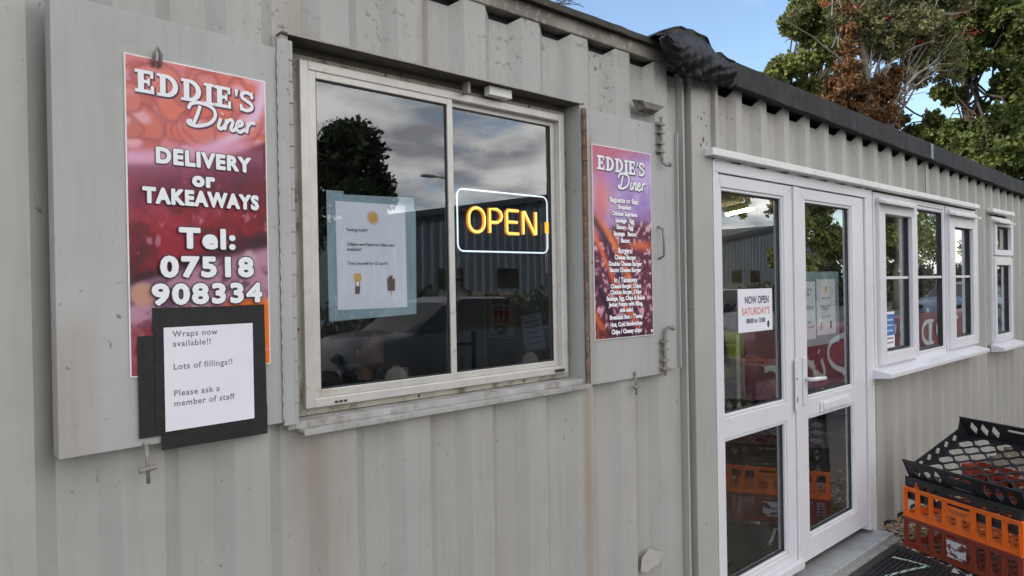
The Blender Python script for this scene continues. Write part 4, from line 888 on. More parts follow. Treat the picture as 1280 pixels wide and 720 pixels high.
# black trays: one flat in the stack, one tipped on top
PX = Matrix.Rotation(rz, 4, 'Z')
def tray(label, mw):
    TB = empty('bread_tray', (0, 0, 0), 0, label, 'tray', 'bread crates stacked outside the cabin wall'); TB.rotation_mode = 'QUATERNION'; TB.matrix_world = mw
    X, Y, Z = (1, 0, 0), (0, 1, 0), (0, 0, 1); TH = .125; TL = .72; TW = .50
    dh = [diamond(.07+.07*i, TH*.50, .026, .045) for i in range(3)]+[diamond(TL-.07-.07*i, TH*.50, .026, .045) for i in range(3)]
    grip = [(.29, TH*.72), (.30, TH*.66), (.42, TH*.66), (.43, TH*.72), (.42, TH*.80), (.30, TH*.80)]
    side = [(0, 0), (TL, 0), (TL, TH), (0, TH)]
    panel(side, dh+[grip], .006, orient(0, 0, 0, X, Z, Y), 'front_side', m_bk, TB); panel(side, dh+[grip], .006, orient(0, TW, 0, X, Z, Y), 'rear_side', m_bk, TB)
    es = [(0, 0), (TW, 0), (TW, TH), (TW-.05, TH*.55), (.05, TH*.55), (0, TH)]
    eh = [diamond(.10+.075*i, TH*.28, .024, .022) for i in range(5)]
    panel(es, eh, .006, orient(.003, 0, 0, Y, Z, X), 'end_side', m_bk, TB); panel(es, eh, .006, orient(TL-.003, 0, 0, Y, Z, X), 'end_side', m_bk, TB)
    def clip_lat(cx, cy): return [(cx-.052, cy), (cx-.014, cy-.036), (cx+.014, cy-.036), (cx+.052, cy), (cx+.014, cy+.036), (cx-.014, cy+.036)]
    hs = []
    for j in range(11):
        for i in range(7):
            cx = .075+.142*i+(.071 if j % 2 else 0)-.01; cy = .048+.0445*j
            if cx-.055 > .010 and cx+.055 < TL-.010 and cy+.036 < TW-.008: hs.append([(cx+(p[0]-cx)*.98, cy+(p[1]-cy)*.95) for p in clip_lat(cx, cy)])
    panel([(0.003, .003), (TL-.003, .003), (TL-.003, TW-.003), (.003, TW-.003)], hs, .006, orient(0, 0, .004, X, Y, Z), 'lattice_base', m_bk, TB)
    rm = MB(); e = .006
    for a, b in (((-e, -e, TH-.010), (TL+e, .004, TH+.002)), ((-e, TW-.004, TH-.010), (TL+e, TW+e, TH+.002)), ((-e, -e, -.006), (TL+e, .003, .006)), ((-e, TW-.003, -.006), (TL+e, TW+e, .006)), ((-e, .0035, -.0055), (.003, TW-.0035, .010)), ((TL-.003, .0035, -.0055), (TL+e, TW-.0035, .010)), ((-e, -e, .0065), (.004, .004, TH-.0105)), ((-e, TW-.004, .0065), (.004, TW+e, TH-.0105)), ((TL-.004, TW-.004, .0065), (TL+e, TW+e, TH-.0105))): rm.box(a, b)
    rm.build('rim', m_bk, TB, bevel=.002)
    p_ = Print(-.008); k_ = flat((.20, .20, .21))
    for i in range(2): p_.rect(.30, .42-.01*i, .022+.008*i, .026+.008*i, k_)
    p_.build('moulded_lettering', TB)

tray('black lattice tray tipped forward on top of the stack', Matrix.Translation((A0.x, A0.y, .418)) @ PX @ Matrix.Translation((0, .045, 0)) @ Matrix.Rotation(R(26), 4, 'X'))
tray('black tray lying flat between the orange crate and the tipped tray', Matrix.Translation((A0.x, A0.y, .302)) @ PX @ Matrix.Translation((-.005, .018, 0)) @ Matrix.Diagonal((.975, 1, 1, 1)))
# smaller crate standing inside the stack and propping the tray
m_rd = plast('faded_red_plastic', (.38, .06, .03), (.25, .1, .06))
T_ = empty('small_crate', (0, 0, 0), 0, 'faded red crate inside the stack under the tipped tray', 'crate')
X, Y, Z = (1, 0, 0), (0, 1, 0), (0, 0, 1)
T_.matrix_world = Matrix.Translation((A0.x, A0.y, 0)) @ PX @ Matrix.Translation((.10, .33, .335))
ln, h_ = .52, .16
panel([(0, 0), (ln, 0), (ln, h_), (0, h_)], [ushape(.02+.0625*k, .066+.0625*k, .03, h_-.03, .016) for k in range(8)], .006, orient(0, 0, 0, X, Z, Y), 'front_side', m_rd, T_)
panel([(0, 0), (ln, 0), (ln, h_), (0, h_)], [diamond(.05+.07*k, .06+.06*j, .026, .026) for k in range(7) for j in range(2)], .006, orient(0, .14, 0, X, Z, Y), 'rear_side', m_rd, T_)
q = MB()
for x in (0, ln): q.box((x-.004, .0035, 0), (x+.004, .1365, h_))
q.box((0.0045, .0036, .0), (ln-.0045, .1364, .006)); q.build('end_sides', m_rd, T_)
# rubber mat
MT = empty('rubber_mat', (0, 0, 0), 0, 'black studded rubber mat in front of the double doors', 'mat')
m_rub = simple('black_rubber', (.018, .018, .019), .55, .3, 30, bmp=.3, dirt=(.06, .055, .05), dscale=12, dpos=(.55, .8))
out_ = [(4.56, -.150), (4.585, -.165), (4.33, -.60), (4.02, -1.12), (3.95, -1.16), (2.75, -1.16), (2.72, -1.12), (2.80, -.150)]
mt = MB(); vs = [(x, y, .026) for x, y in out_]+[(x+(.012 if x > 4 else 0), y, .012) for x, y in out_]; n_ = len(out_)
mt.add(vs, [tuple(range(n_)), tuple(range(2*n_-1, n_-1, -1))]+[(i, (i+1) % n_, (i+1) % n_+n_, i+n_) for i in range(n_)]); mt.build('mat_base', m_rub, MT)
st = MB()
def inside(x, y):
    if y > -.20 or y < -1.1 or x < 2.85: return False
    xr = 4.585+(y+.165)*(4.585-4.02)/(1.12-.165); return x < xr-.07
for i in range(70):
    for j in range(42):
        x = 2.86+.026*i+(.013 if j % 2 else 0); y = -.205-.026*j
        if x > 3.5 and inside(x, y):
            r_ = .0105; st.add([(x-r_, y-r_*.7, .0262), (x+r_, y-r_*.7, .0262), (x+r_, y+r_*.7, .0262), (x-r_, y+r_*.7, .0262), (x-r_*.6, y-r_*.4, .038), (x+r_*.6, y-r_*.4, .038), (x+r_*.6, y+r_*.4, .038), (x-r_*.6, y+r_*.4, .038)], [(4, 5, 6, 7), (0, 1, 5, 4), (1, 2, 6, 5), (2, 3, 7, 6), (3, 0, 4, 7)])
st.build('rubber_studs', m_rub, MT, kind='stuff', recalc=False)
tpm = simple('pale_green_strap', (.42, .58, .48), .5, .1, 20)
tt = MB(); P_ = [Vector((4.31, -.232, .040)), Vector((4.325, -.33, .036)), Vector((4.318, -.415, .036)), Vector((4.20, -.365, .037)), Vector((4.02, -.30, .035))]
for a, b in zip(P_[:-1], P_[1:]):
    d = (b-a).normalized(); nn = Vector((-d.y, d.x, 0))*.008; tt.add([a+nn, a-nn, b-nn, b+nn, a+nn-Vector((0, 0, .002)), a-nn-Vector((0, 0, .002)), b-nn-Vector((0, 0, .002)), b+nn-Vector((0, 0, .002))], [(0, 1, 2, 3), (7, 6, 5, 4), (0, 4, 5, 1), (2, 6, 7, 3), (1, 5, 6, 2), (3, 7, 4, 0)])
tag(tt.build('packing_strap', tpm), 'pale green packing strap lying bent on the rubber mat', 'strap')
lf = MB(); lf.add([(4.325, -.52, .03), (4.345, -.535, .028), (4.33, -.56, .028), (4.335, -.535, .055)], [(0, 1, 3), (1, 2, 3), (2, 0, 3)]); tag(lf.build('dry_leaf', flat((.42, .38, .33))), 'pale curled dry leaf on the edge of the rubber mat', 'leaf')

# =================================================================== furniture inside the cabin
m_seat = simple('red_moulded_seat', (.30, .045, .06), .4, .08, 5); m_tubem = simple('pale_steel_tube', (.60, .60, .60), .3, .05, 5, metal=.2); m_top = simple('grey_table_top', (.38, .37, .40), .35, .08, 12)
def chair():
    C_ = empty('cafe_chair', (0, 0, 0))
    s_ = MB(); vs = []; n2, m2 = 10, 16          # one curved shell: seat rising into the back
    for j in range(m2+1):
        t = j/m2
        if t < .5: yy = -.22+.40*t*2; z = .45-.02*math.sin(t*2*math.pi)
        else: u = (t-.5)*2; yy = .18+.10*u; z = .45+.52*u**1.05
        wd = .215+.02*math.sin(t*math.pi)-(.05*max(0, t-.85)/.15)
        for i in range(n2+1): a = i/n2*2-1; vs.append((a*wd, yy-.05*(a*a)*(t > .5)*(t-.5)*2, z+.025*a*a*(t < .5)))
    s_.add(vs, [(j*(n2+1)+i, j*(n2+1)+i+1, (j+1)*(n2+1)+i+1, (j+1)*(n2+1)+i) for j in range(m2) for i in range(n2)])
    q_ = s_.build('seat_shell', m_seat, C_, smooth=True, recalc=False); q_.modifiers.new('thickness', 'SOLIDIFY').thickness = .012
    for sx in (-1, 1):
        f_ = MB(); pts = catmull([(sx*.235, -.20, .06), (sx*.235, -.21, .40), (sx*.235, -.14, .66), (sx*.235, .02, .76), (sx*.235, .20, .70), (sx*.235, .25, .42), (sx*.235, .26, .06)], 5)
        f_.tube(pts, .020, 8); f_.build('loop_frame', m_tubem, C_, smooth=True)
    l_ = MB(); l_.tube([(-.235, -.19, .42), (.235, -.19, .42)], .012, 6); l_.tube([(-.235, .22, .42), (.235, .22, .42)], .012, 6); l_.build('cross_bar', m_tubem, C_); return C_
ch0 = chair(); used = False
chl = [(7.9, 1.9, R(95), 'red moulded chair by the wall past the seated worker'), (6.35, .95, R(-80), 'red moulded chair nearest the double doors'), (8.5, .62, R(100), 'red moulded chair close behind the narrow window'), (6.95, .62, R(80), 'red moulded chair seen through the middle window light'),
       (7.75, .80, R(-85), 'red moulded chair seen through the single light window'), (8.7, 1.2, R(90), 'red moulded chair near the narrow far window'), (9.3, 2.0, R(-90), 'red moulded chair by the back wall of the cabin'), (6.72, 2.34, R(5), 'red moulded chair under the seated worker'), (9.6, 1.1, R(-80), 'red moulded chair at the far table'), (10.4, 1.7, R(80), 'red moulded chair farthest into the cabin')]
for x, y, a, lab in chl:
    c_ = ch0 if not used else copy_tree(ch0); used = True
    c_.location = (x, y, .055); c_.rotation_euler = (0, 0, a); tag(c_, lab, 'chair', 'red chairs inside the cabin')
def table():
    t_ = empty('cafe_table', (0, 0, 0)); b_ = MB(); b_.box((-.38, -.38, .70), (.38, .38, .73)); b_.build('tabletop', m_top, t_, bevel=.012)
    c_ = MB(); c_.tube([(0, 0, .03), (0, 0, .699)], .03, 10); c_.build('pedestal', m_tubem, t_, smooth=False); f_ = MB()
    for k in range(4): a = k*math.pi/2+.78; f_.tube([(0, 0, .045), (.34*math.cos(a), .34*math.sin(a), .02)], [.03, .018], 8)
    f_.build('foot', m_tubem, t_); return t_
tb0 = table(); 
for i, (x, y, lab) in enumerate(((6.9, 1.55, 'square cafe table in front of the seated worker'), (7.36, .72, 'square cafe table behind the middle cabin window'), (9.15, 1.15, 'square cafe table near the far end of the cabin'))):
    t_ = tb0 if i == 0 else copy_tree(tb0); t_.location = (x, y, .055); tag(t_, lab, 'table', 'tables inside the cabin')

# =================================================================== people
m_skin = simple('skin', (.48, .26, .18), .5, .06, 12); m_hair = simple('dark_hair', (.02, .014, .01), .6, .4, 60, bmp=.5, stretch=(3, 3, 1)); m_dark = simple('dark_jumper', (.018, .020, .024), .9, .2, 30, bmp=.3)
m_jean = simple('navy_trousers', (.05, .045, .12), .85, .2, 30, bmp=.3); m_shoe = simple('boot_leather', (.03, .025, .02), .5); m_hv = simple('hi_vis_yellow', (.55, .72, .03), .6, .08, 8); m_refl = simple('reflective_band', (.62, .64, .66), .3, .05)
m_eye = simple('eye_white', (.7, .68, .65), .3, .02)
def person(label, J, top, legs, loc, rz, vest=False):
    """J: joints in the figure's frame (faces -y); one skinned surface for body, limbs and fingers"""
    Pn = empty('person', loc, rz, label, 'person')
    vs = []; ed = []; rad = []; zone = []
    def add(p, r_, par=None, z=0):
        vs.append(Vector(p)); rad.append(r_ if isinstance(r_, tuple) else (r_, r_)); zone.append(z)
        if par is not None: ed.append((par, len(vs)-1))
        return len(vs)-1
    pel = add(J['pelvis'], (.15, .12), z=1); w_ = add(J['waist'], (.135, .105), pel, 0); ch_ = add(J['chest'], (.16, .115), w_, 0); nk = add(J['neckbase'], (.075, .07), ch_, 0); nt2 = add(J['neck'], .052, nk, 2); add(Vector(J['neck'])+(Vector(J['head'])-Vector(J['neck']))*.45, .055, nt2, 2)
    for s_ in ('L', 'R'):
        sh = add(J['sh'+s_], .062, ch_, 0); el0 = add((Vector(J['sh'+s_])+Vector(J['el'+s_]))/2, .050, sh, 0); el = add(J['el'+s_], .042, el0, 0); fa_ = add(Vector(J['el'+s_]).lerp(Vector(J['wr'+s_]), .4), .040, el, 0 if not vest else 2)
        wr = add(J['wr'+s_], (.027, .022), fa_, 2); hd_ = (Vector(J['ha'+s_])-Vector(J['wr'+s_])).normalized(); side_ = hd_.cross(Vector((0, 0, 1))).normalized()*(1 if s_ == 'L' else -1); palm = add(Vector(J['wr'+s_])+hd_*.045, (.038, .018), wr, 2); kn_ = add(Vector(J['wr'+s_])+hd_*.080, (.038, .016), palm, 2)
        dn = side_.cross(hd_).normalized(); dn = dn if dn.z < 0 else -dn
        for k, ln_ in enumerate((.070, .080, .075, .058)):
            b = Vector(J['wr'+s_])+hd_*.094+side_*(.028-.0185*k); f1 = add(b, .0095, kn_, 2); f2 = add(b+hd_*ln_*.45+dn*.012, .0088, f1, 2); add(b+hd_*ln_*.75+dn*.042, .0078, f2, 2)
        t1 = add(Vector(J['wr'+s_])+hd_*.045+side_*.043+dn*.006, .012, palm, 2); add(Vector(J['wr'+s_])+hd_*.085+side_*.058+dn*.022, .0095, t1, 2)
        hp = add(J['hip'+s_], (.095, .09), pel, 1); th_ = add(Vector(J['hip'+s_]).lerp(Vector(J['kn'+s_]), .5), .078, hp, 1); kn = add(J['kn'+s_], .058, th_, 1); cf = add(Vector(J['kn'+s_]).lerp(Vector(J['an'+s_]), .35), .056, kn, 1); an = add(J['an'+s_], .040, cf, 1)
        toe = Vector(J['an'+s_])+Vector((0, -.11, -.045)); add(toe, (.042, .03), an, 3); add(toe+Vector((0, -.08, -.005)), (.036, .022), len(vs)-1, 3)
    me = bpy.data.meshes.new('body'); me.from_pydata([tuple(v) for v in vs], ed, []); o_ = bpy.data.objects.new('body', me); COL.objects.link(o_)
    md = o_.modifiers.new('s', 'SKIN'); sv = me.skin_vertices[0].data
    for i, r_ in enumerate(rad): sv[i].radius = r_; sv[i].use_root = (i == 0)
    sd = o_.modifiers.new('ss', 'SUBSURF'); sd.levels = 2; sd.render_levels = 2
    dg = bpy.context.evaluated_depsgraph_get(); m2 = bpy.data.meshes.new_from_object(o_.evaluated_get(dg)); bpy.data.objects.remove(o_); me = m2
    # head joined to the same surface
    b = bmesh.new(); b.from_mesh(me); hc = Vector(J['head']); look = Vector(J.get('look', (0, -1, -.1))).normalized(); rt_ = look.cross(Vector((0, 0, 1))).normalized(); up_ = rt_.cross(look)
    hb = bmesh.ops.create_uvsphere(b, u_segments=24, v_segments=18, radius=1)['verts']
    for v in hb:
        c = v.co.copy(); x, y, z = c.x*.076, c.y*.097, c.z*.118           # y forward = -y local
        if z < -.02: k2 = 1-.38*((-z-.02)/.10)**1.2 if True else 1; x *= max(k2, .5); y = y*max(k2, .62)-.014
        fy = -y; nose = math.exp(-((x/.012)**2+((z+.012)/.026)**2))*.024*(fy > .03); sock = -(math.exp(-(((abs(x)-.031)/.014)**2+((z-.012)/.011)**2)))*.010*(fy > .03); lips = math.exp(-((x/.024)**2+((z+.058)/.008)**2))*.006*(fy > .03); brow = math.exp(-(((abs(x)-.03)/.022)**2+((z-.030)/.007)**2))*.005*(fy > .03)
        fy += nose+sock+lips+brow; v.co = hc+rt_*x+look*fy+up_*z
    for s_ in (-1, 1):
        for v in bmesh.ops.create_uvsphere(b, u_segments=8, v_segments=6, radius=1)['verts']: c = v.co.copy(); v.co = hc+rt_*(s_*.077+c.x*.009)+look*(-.006+c.y*.016)+up_*(-.004+c.z*.030)
    b.to_mesh(me); b.free()
    for m_ in (top, legs, m_skin, m_shoe): me.materials.append(m_)
    P2_ = np.array([tuple(v) for v in vs]); 
    for p in me.polygons:
        c = np.array(p.center); d_ = ((P2_-c)**2).sum(1); zi = zone[int(d_.argmin())]
        if (Vector(c)-hc).length < .15 and c[2] > J['neck'][2]+.0: zi = 2
        p.material_index = zi; p.use_smooth = True
    me.name = 'body'; body = bpy.data.objects.new('body', me); link(body, Pn)
    h = MB(); hv = []
    h.ellipsoid(hc+up_*.030-look*.014, (.084, .084, .100), nu=16, nv=12); vv = []
    for v in h.v:
        q_ = Vector(v)-hc; f_ = q_.dot(look); z_ = q_.dot(up_)
        if f_ > .02 and z_ < .055: q_ -= look*(f_-.02+.0)*.9; 
        if z_ < -.045: q_ += up_*(-.045-z_)
        vv.append(tuple(hc+q_+Vector((noise.noise(q_*40), noise.noise(q_*40+Vector((5, 5, 5))), 0))*.006))
    h.v = vv; h.build('hair', m_hair, Pn, smooth=True)
    ey = MB()
    for s_ in (-1, 1): ey.ellipsoid(hc+rt_*s_*.031+look*.083+up_*.012, (.010, .008, .007), nu=8, nv=6, mi=0); ey.ellipsoid(hc+rt_*s_*.031+look*.090+up_*.012, (.004, .003, .004), nu=8, nv=6, mi=1)
    ey.build('eyes', [m_eye, m_gask], Pn, smooth=True)
    if vest:
        v_ = MB(); rings = [(J['waist'][2]-.10, .185, .150), (J['waist'][2]+.02, .182, .145), (J['waist'][2]+.05, .184, .147), (J['waist'][2]+.10, .186, .149), (J['chest'][2]-.02, .205, .155), (J['chest'][2]+.05, .215, .15), (J['chest'][2]+.13, .17, .12), (J['chest'][2]+.17, .10, .09)]
        nn_ = 20; vs_ = []
        for z, a, bb in rings:
            t_ = (z-J['pelvis'][2])/(J['neck'][2]-J['pelvis'][2]); cx, cy = [J['pelvis'][i]+(J['neck'][i]-J['pelvis'][i])*t_ for i in (0, 1)]
            for k in range(nn_): an_ = 2*math.pi*k/nn_; vs_.append((cx+a*math.cos(an_), cy+bb*math.sin(an_)+.008*math.sin(5*an_+z*20), z))
        fs = [(i*nn_+k, i*nn_+(k+1) % nn_, (i+1)*nn_+(k+1) % nn_, (i+1)*nn_+k) for i in range(len(rings)-1) for k in range(nn_)]
        v_.add(vs_, fs); v_.m = [1 if f in range(nn_*1, nn_*2) else 0 for f in range(len(fs))]
        vo = v_.build('hi_vis_vest', [m_hv, m_refl], Pn, smooth=True, recalc=False); vo.modifiers.new('cloth', 'SOLIDIFY').thickness = .006
    return Pn
sit = dict(pelvis=(0, 0, .56), waist=(0, -.01, .72), chest=(0, -.05, .93), neckbase=(0, -.07, 1.09), neck=(0, -.085, 1.15), head=(0, -.11, 1.26), look=(0, -1, -.35),
           shL=(.18, -.06, 1.03), shR=(-.18, -.06, 1.03), elL=(.24, -.14, .80), elR=(-.24, -.14, .80), wrL=(.10, -.36, .80), wrR=(-.10, -.36, .80), haL=(.02, -.44, .81), haR=(-.02, -.44, .81),
           hipL=(.10, -.03, .54), hipR=(-.10, -.03, .54), knL=(.13, -.44, .54), knR=(-.13, -.44, .54), anL=(.13, -.42, .12), anR=(-.13, -.42, .12))
person('seated worker in a yellow hi-vis vest at a cabin table', sit, m_dark, m_jean, (6.72, 2.26, .0), R(5), True)
ss_ = dict(sit); ss_.update(wrL=(.13, -.33, .93), wrR=(-.10, -.35, .90), haL=(.06, -.42, .97), haR=(-.02, -.42, .92), look=(-.25, -1, -.30))
person('person in a dark jumper with raised hands sitting inside the hatch', ss_, m_dark, m_dark, (2.06, 1.78, .0), R(28))
SH_ = empty('wall_shelf', (2.28, 1.62, 1.045), 0, 'dark wall shelf inside the hatch carrying two white mugs', 'shelf'); MB().box((0, 0, 0), (.262, .62, .022)).build('shelf_board', simple('dark_shelf', (.10, .09, .085), .5), SH_, bevel=.002)
for yy in (.08, .5): MB().prism([(.03, -.001), (.262, -.001), (.262, -.14)], yy, yy+.015).build('bracket', m_iron, SH_)
def mug():
    e_ = empty('mug', (0, 0, 0)); b_ = MB(); b_.lathe((0, 0, 0), [(.001, 0), (.034, 0), (.040, .01), (.041, .095), (.037, .095), (.035, .012), (.001, .010)], 16); b_.build('cup', m_upvc, e_, smooth=True)
    h_ = MB(); h_.tube([(.038, 0, .075), (.062, 0, .07), (.066, 0, .045), (.056, 0, .022), (.038, 0, .02)], .006, 6); h_.build('handle', m_upvc, e_, smooth=True); return e_
mg = mug(); mg.scale = (.75, .75, .8); mg.location = (2.36, 1.72, 1.067); tag(mg, 'white mug nearer the window on the dark wall shelf', 'mug', 'mugs on the wall shelf'); m2_ = copy_tree(mg); m2_.location = (2.40, 1.86, 1.067); m2_.rotation_euler = (0, 0, 2); tag(m2_, 'white mug farther back on the dark wall shelf', 'mug', 'mugs on the wall shelf')

# =================================================================== trees
def leafmat(name, c1, c2, tr=.25):
    m_, n, l, p = newmat(name); f = ntex(n, l, 1.8, 4); f2 = ntex(n, l, 14, 3)
    c = ramp(n, l, mth('ADD', mth('MULTIPLY', f, .45, n, l), mth('MULTIPLY', f2, .55, n, l), n, l), [(.35, c1), (.65, c2)])
    l.new(c, p.inputs['Base Color']); p.inputs['Roughness'].default_value = .55; p.inputs['Specular IOR Level'].default_value = .3
    t_ = n.new('ShaderNodeBsdfTranslucent'); l.new(c, t_.inputs[0]); mx_ = n.new('ShaderNodeMixShader'); mx_.inputs[0].default_value = tr
    l.new(p.outputs[0], mx_.inputs[1]); l.new(t_.outputs[0], mx_.inputs[2]); l.new(mx_.outputs[0], n['Material Output'].inputs[0]); return m_
m_leafA = leafmat('maple_leaf', (.07, .10, .022), (.24, .25, .065)); m_leafB = leafmat('rowan_leaf', (.09, .10, .035), (.24, .235, .11)); m_leafC = leafmat('dark_leaf', (.05, .078, .02), (.165, .19, .05)); m_leafD = leafmat('cloud_shaded_leaf', (.010, .018, .008), (.030, .042, .014), .1); m_dead = leafmat('dead_brown_leaf', (.11, .05, .02), (.27, .145, .065))  # darkest leaf: cloud shade over the yard put into its colour
m_bark = simple('grey_bark', (.19, .165, .14), .9, .3, 12, bmp=.6); m_barkd = simple('brown_bark', (.065, .05, .038), .9, .35, 12, bmp=.8); m_berry = simple('red_berry', (.45, .05, .02), .4)
def leaves(clusters, n, size, shape, seed, droop=.3, shell=.55):
    """n leaves spread over ball clusters (centre, radii): each leaf two triangles folded on its midrib; returns arrays"""
    rg = np.random.default_rng(seed); C_ = np.array([c[0] for c in clusters], float); Rr = np.array([c[1] for c in clusters], float); wt = np.array([c[2] if len(c) > 2 else 1. for c in clusters])*Rr.prod(1)**.66; wt /= wt.sum()
    k = rg.choice(len(C_), n, p=wt); d = rg.normal(size=(n, 3)); d /= np.linalg.norm(d, axis=1)[:, None]; r_ = rg.random(n)**.45
    # sub-clumps: pull each leaf toward one of many twig points
    tw = rg.normal(size=(len(C_), 40, 3)); tw /= np.linalg.norm(tw, axis=2)[:, :, None]; tw *= (rg.random((len(C_), 40))**.4)[:, :, None]
    ti = rg.integers(0, 40, n); p = C_[k]+tw[k, ti]*Rr[k]*.92+d*r_[:, None]*Rr[k]*.26
    a = rg.normal(size=(n, 3)); a[:, 2] -= droop; a /= np.linalg.norm(a, axis=1)[:, None]; b = np.cross(a, rg.normal(size=(n, 3))); b /= np.linalg.norm(b, axis=1)[:, None]; nn = np.cross(a, b)
    s_ = size*(.6+.8*rg.random(n))[:, None]; wd = shape
    v = np.stack([p, p+a*s_*.45+b*s_*wd+nn*s_*.08, p+a*s_, p+a*s_*.45-b*s_*wd+nn*s_*.08], 1).reshape(-1, 3)
    i = np.arange(n)*4; return v, np.concatenate([np.stack([i, i+1, i+2], 1), np.stack([i, i+2, i+3], 1)])
def leaf_obj(name, clusters, n, size, mat, parent, seed, shape=.32, droop=.3, loc=(0, 0, 0)):
    v, f = leaves(clusters, n, size, shape, seed, droop); v = v-np.array(loc)
    me = bpy.data.meshes.new(name); me.vertices.add(len(v)); me.vertices.foreach_set('co', v.astype('f').ravel()); me.loops.add(len(f)*3); me.loops.foreach_set('vertex_index', f.astype('i').ravel()); me.polygons.add(len(f)); me.polygons.foreach_set('loop_start', np.arange(len(f), dtype='i')*3); me.update(); me.validate()
    me.materials.append(mat); o_ = bpy.data.objects.new(name, me); link(o_, parent); return o_
def limb(mb, a, b, r1, r2, seed, wob=.08, n=7):
    a = Vector(a); b = Vector(b); L_ = (b-a).length; pts = []
    for i in range(n+1): t = i/n; pts.append(a.lerp(b, t)+Vector([noise.noise(Vector((t*3+seed, k*7, seed))) for k in range(3)])*L_*wob*math.sin(math.pi*t)+Vector((0, 0, L_*.05*math.sin(math.pi*t))))
    mb.tube(pts, [r1+(r2-r1)*i/n for i in range(n+1)], 7, caps=True); return pts
def tree(label, base, clusters, n, lsize, mat, bark, seed, trunk_top, r_=.16, group='trees behind the cabins', shape=.32, name='tree', cat='tree', twigs=3):
    T_ = empty(name, base, 0, label, cat, group); b = Vector(base); tb = MB(); tt_ = Vector(trunk_top)-b; pts = limb(tb, (0, 0, -.1), tt_, r_, r_*.45, seed, .05, 9)
    lm = MB(); rr_ = random.Random(seed)
    for (c, R_, *_) in clusters:
        s0 = pts[rr_.randint(3, 8)]; e_ = Vector(c)-b; lp_ = limb(lm, s0, e_, r_*.20, .012, seed+c[0], .10, 7)
        for k in range(twigs): q = lp_[rr_.randint(4, 7)]; dd = Vector([rr_.uniform(-1, 1) for _ in range(3)]).normalized(); limb(lm, q, q+Vector([dd[i]*R_[i] for i in range(3)]), .016, .005, seed+k, .12, 4)
    tb.build('trunk', bark, T_, smooth=True); lm.build('limbs', bark, T_, smooth=True); leaf_obj('crown', clusters, n, lsize, mat, T_, seed, shape, loc=base); return T_
TREES_BEGIN = 1
TA = [((14.19, 5.55, 5.78), (0.33, 0.33, 0.27)), ((14.98, 5.5, 6.09), (0.45, 0.45, 0.36)), ((15.78, 5.44, 5.69), (0.5, 0.5, 0.4)), ((14.37, 5.39, 5.36), (0.4, 0.4, 0.32)), ((15.64, 5.56, 5.16), (0.46, 0.46, 0.37)), ((13.48, 5.53, 5.46), (0.19, 0.19, 0.15)), ((15.55, 5.66, 7.3), (0.36, 0.36, 0.28)), ((16.3, 5.65, 7.19), (0.4, 0.4, 0.32)), ((16.01, 5.24, 7.55), (0.43, 0.43, 0.34)), ((17.58, 3.75, 4.22), (0.46, 0.46, 0.37)), ((17.78, 3.57, 4.48), (0.5, 0.5, 0.4)), ((17.73, 4.3, 4.5), (0.44, 0.44, 0.35)), ((19.24, 3.58, 4.56), (0.53, 0.53, 0.42)), ((18.62, 4.16, 4.95), (0.38, 0.38, 0.3)), ((19.59, 3.26, 4.93), (0.45, 0.45, 0.36)), ((18.14, 4.6, 5.34), (0.42, 0.42, 0.33)), ((15.73, 5.49, 6.49), (0.39, 0.39, 0.31)), ((16.13, 5.12, 6.75), (0.43, 0.43, 0.34)), ((15.69, 5.54, 7.68), (0.28, 0.28, 0.23)), ((18.9, 3.9, 5.33), (0.3, 0.3, 0.24))]
TBB = [((12.54, 2.99, 5.99), (0.37, 0.37, 0.3)), ((12.83, 2.72, 5.78), (0.4, 0.4, 0.32)), ((13.13, 2.45, 5.97), (0.35, 0.35, 0.28)), ((13.67, 2.63, 5.6), (0.36, 0.36, 0.29)), ((12.73, 2.81, 5.45), (0.32, 0.32, 0.26)), ((13.42, 2.18, 5.7), (0.32, 0.32, 0.26)), ((12.3, 3.22, 5.86), (0.27, 0.27, 0.21)), ((13.33, 2.26, 6.37), (0.4, 0.4, 0.32)), ((12.75, 2.8, 6.51), (0.45, 0.45, 0.36)), ((13.72, 1.9, 6.29), (0.35, 0.35, 0.28)), ((12.49, 3.04, 5.59), (0.21, 0.21, 0.17)), ((14.31, 2.71, 5.25), (0.29, 0.29, 0.23)), ((14.68, 2.36, 5.31), (0.29, 0.29, 0.23)), ((13.46, 2.82, 5.19), (0.25, 0.25, 0.2))]
TC = [((17.5, 2.48, 6.87), (0.5, 0.5, 0.4)), ((17.86, 2.14, 6.36), (0.5, 0.5, 0.4)), ((17.31, 2.65, 6.12), (0.4, 0.4, 0.32)), ((17.39, 1.89, 6.84), (0.48, 0.48, 0.39)), ((17.56, 3.1, 5.51), (0.24, 0.24, 0.19)), ((17.79, 2.2, 5.53), (0.33, 0.33, 0.27)), ((17.27, 2.7, 7.21), (0.4, 0.4, 0.32)), ((16.47, 2.06, 3.87), (0.4, 0.4, 0.32)), ((16.75, 1.79, 4.1), (0.4, 0.4, 0.32)), ((16.18, 2.33, 3.64), (0.28, 0.28, 0.22)), ((16.85, 1.7, 4.64), (0.31, 0.31, 0.25)), ((17.61, 1.68, 5.71), (0.55, 0.55, 0.44)), ((17.37, 3.27, 5.6), (0.21, 0.21, 0.17)), ((18.0, 2.69, 5.24), (0.17, 0.17, 0.14)), ((16.64, 3.28, 6.22), (0.3, 0.3, 0.24)), ((17.01, 2.93, 6.46), (0.37, 0.37, 0.29)), ((17.09, 1.48, 3.85), (0.62, 0.62, 0.5))]
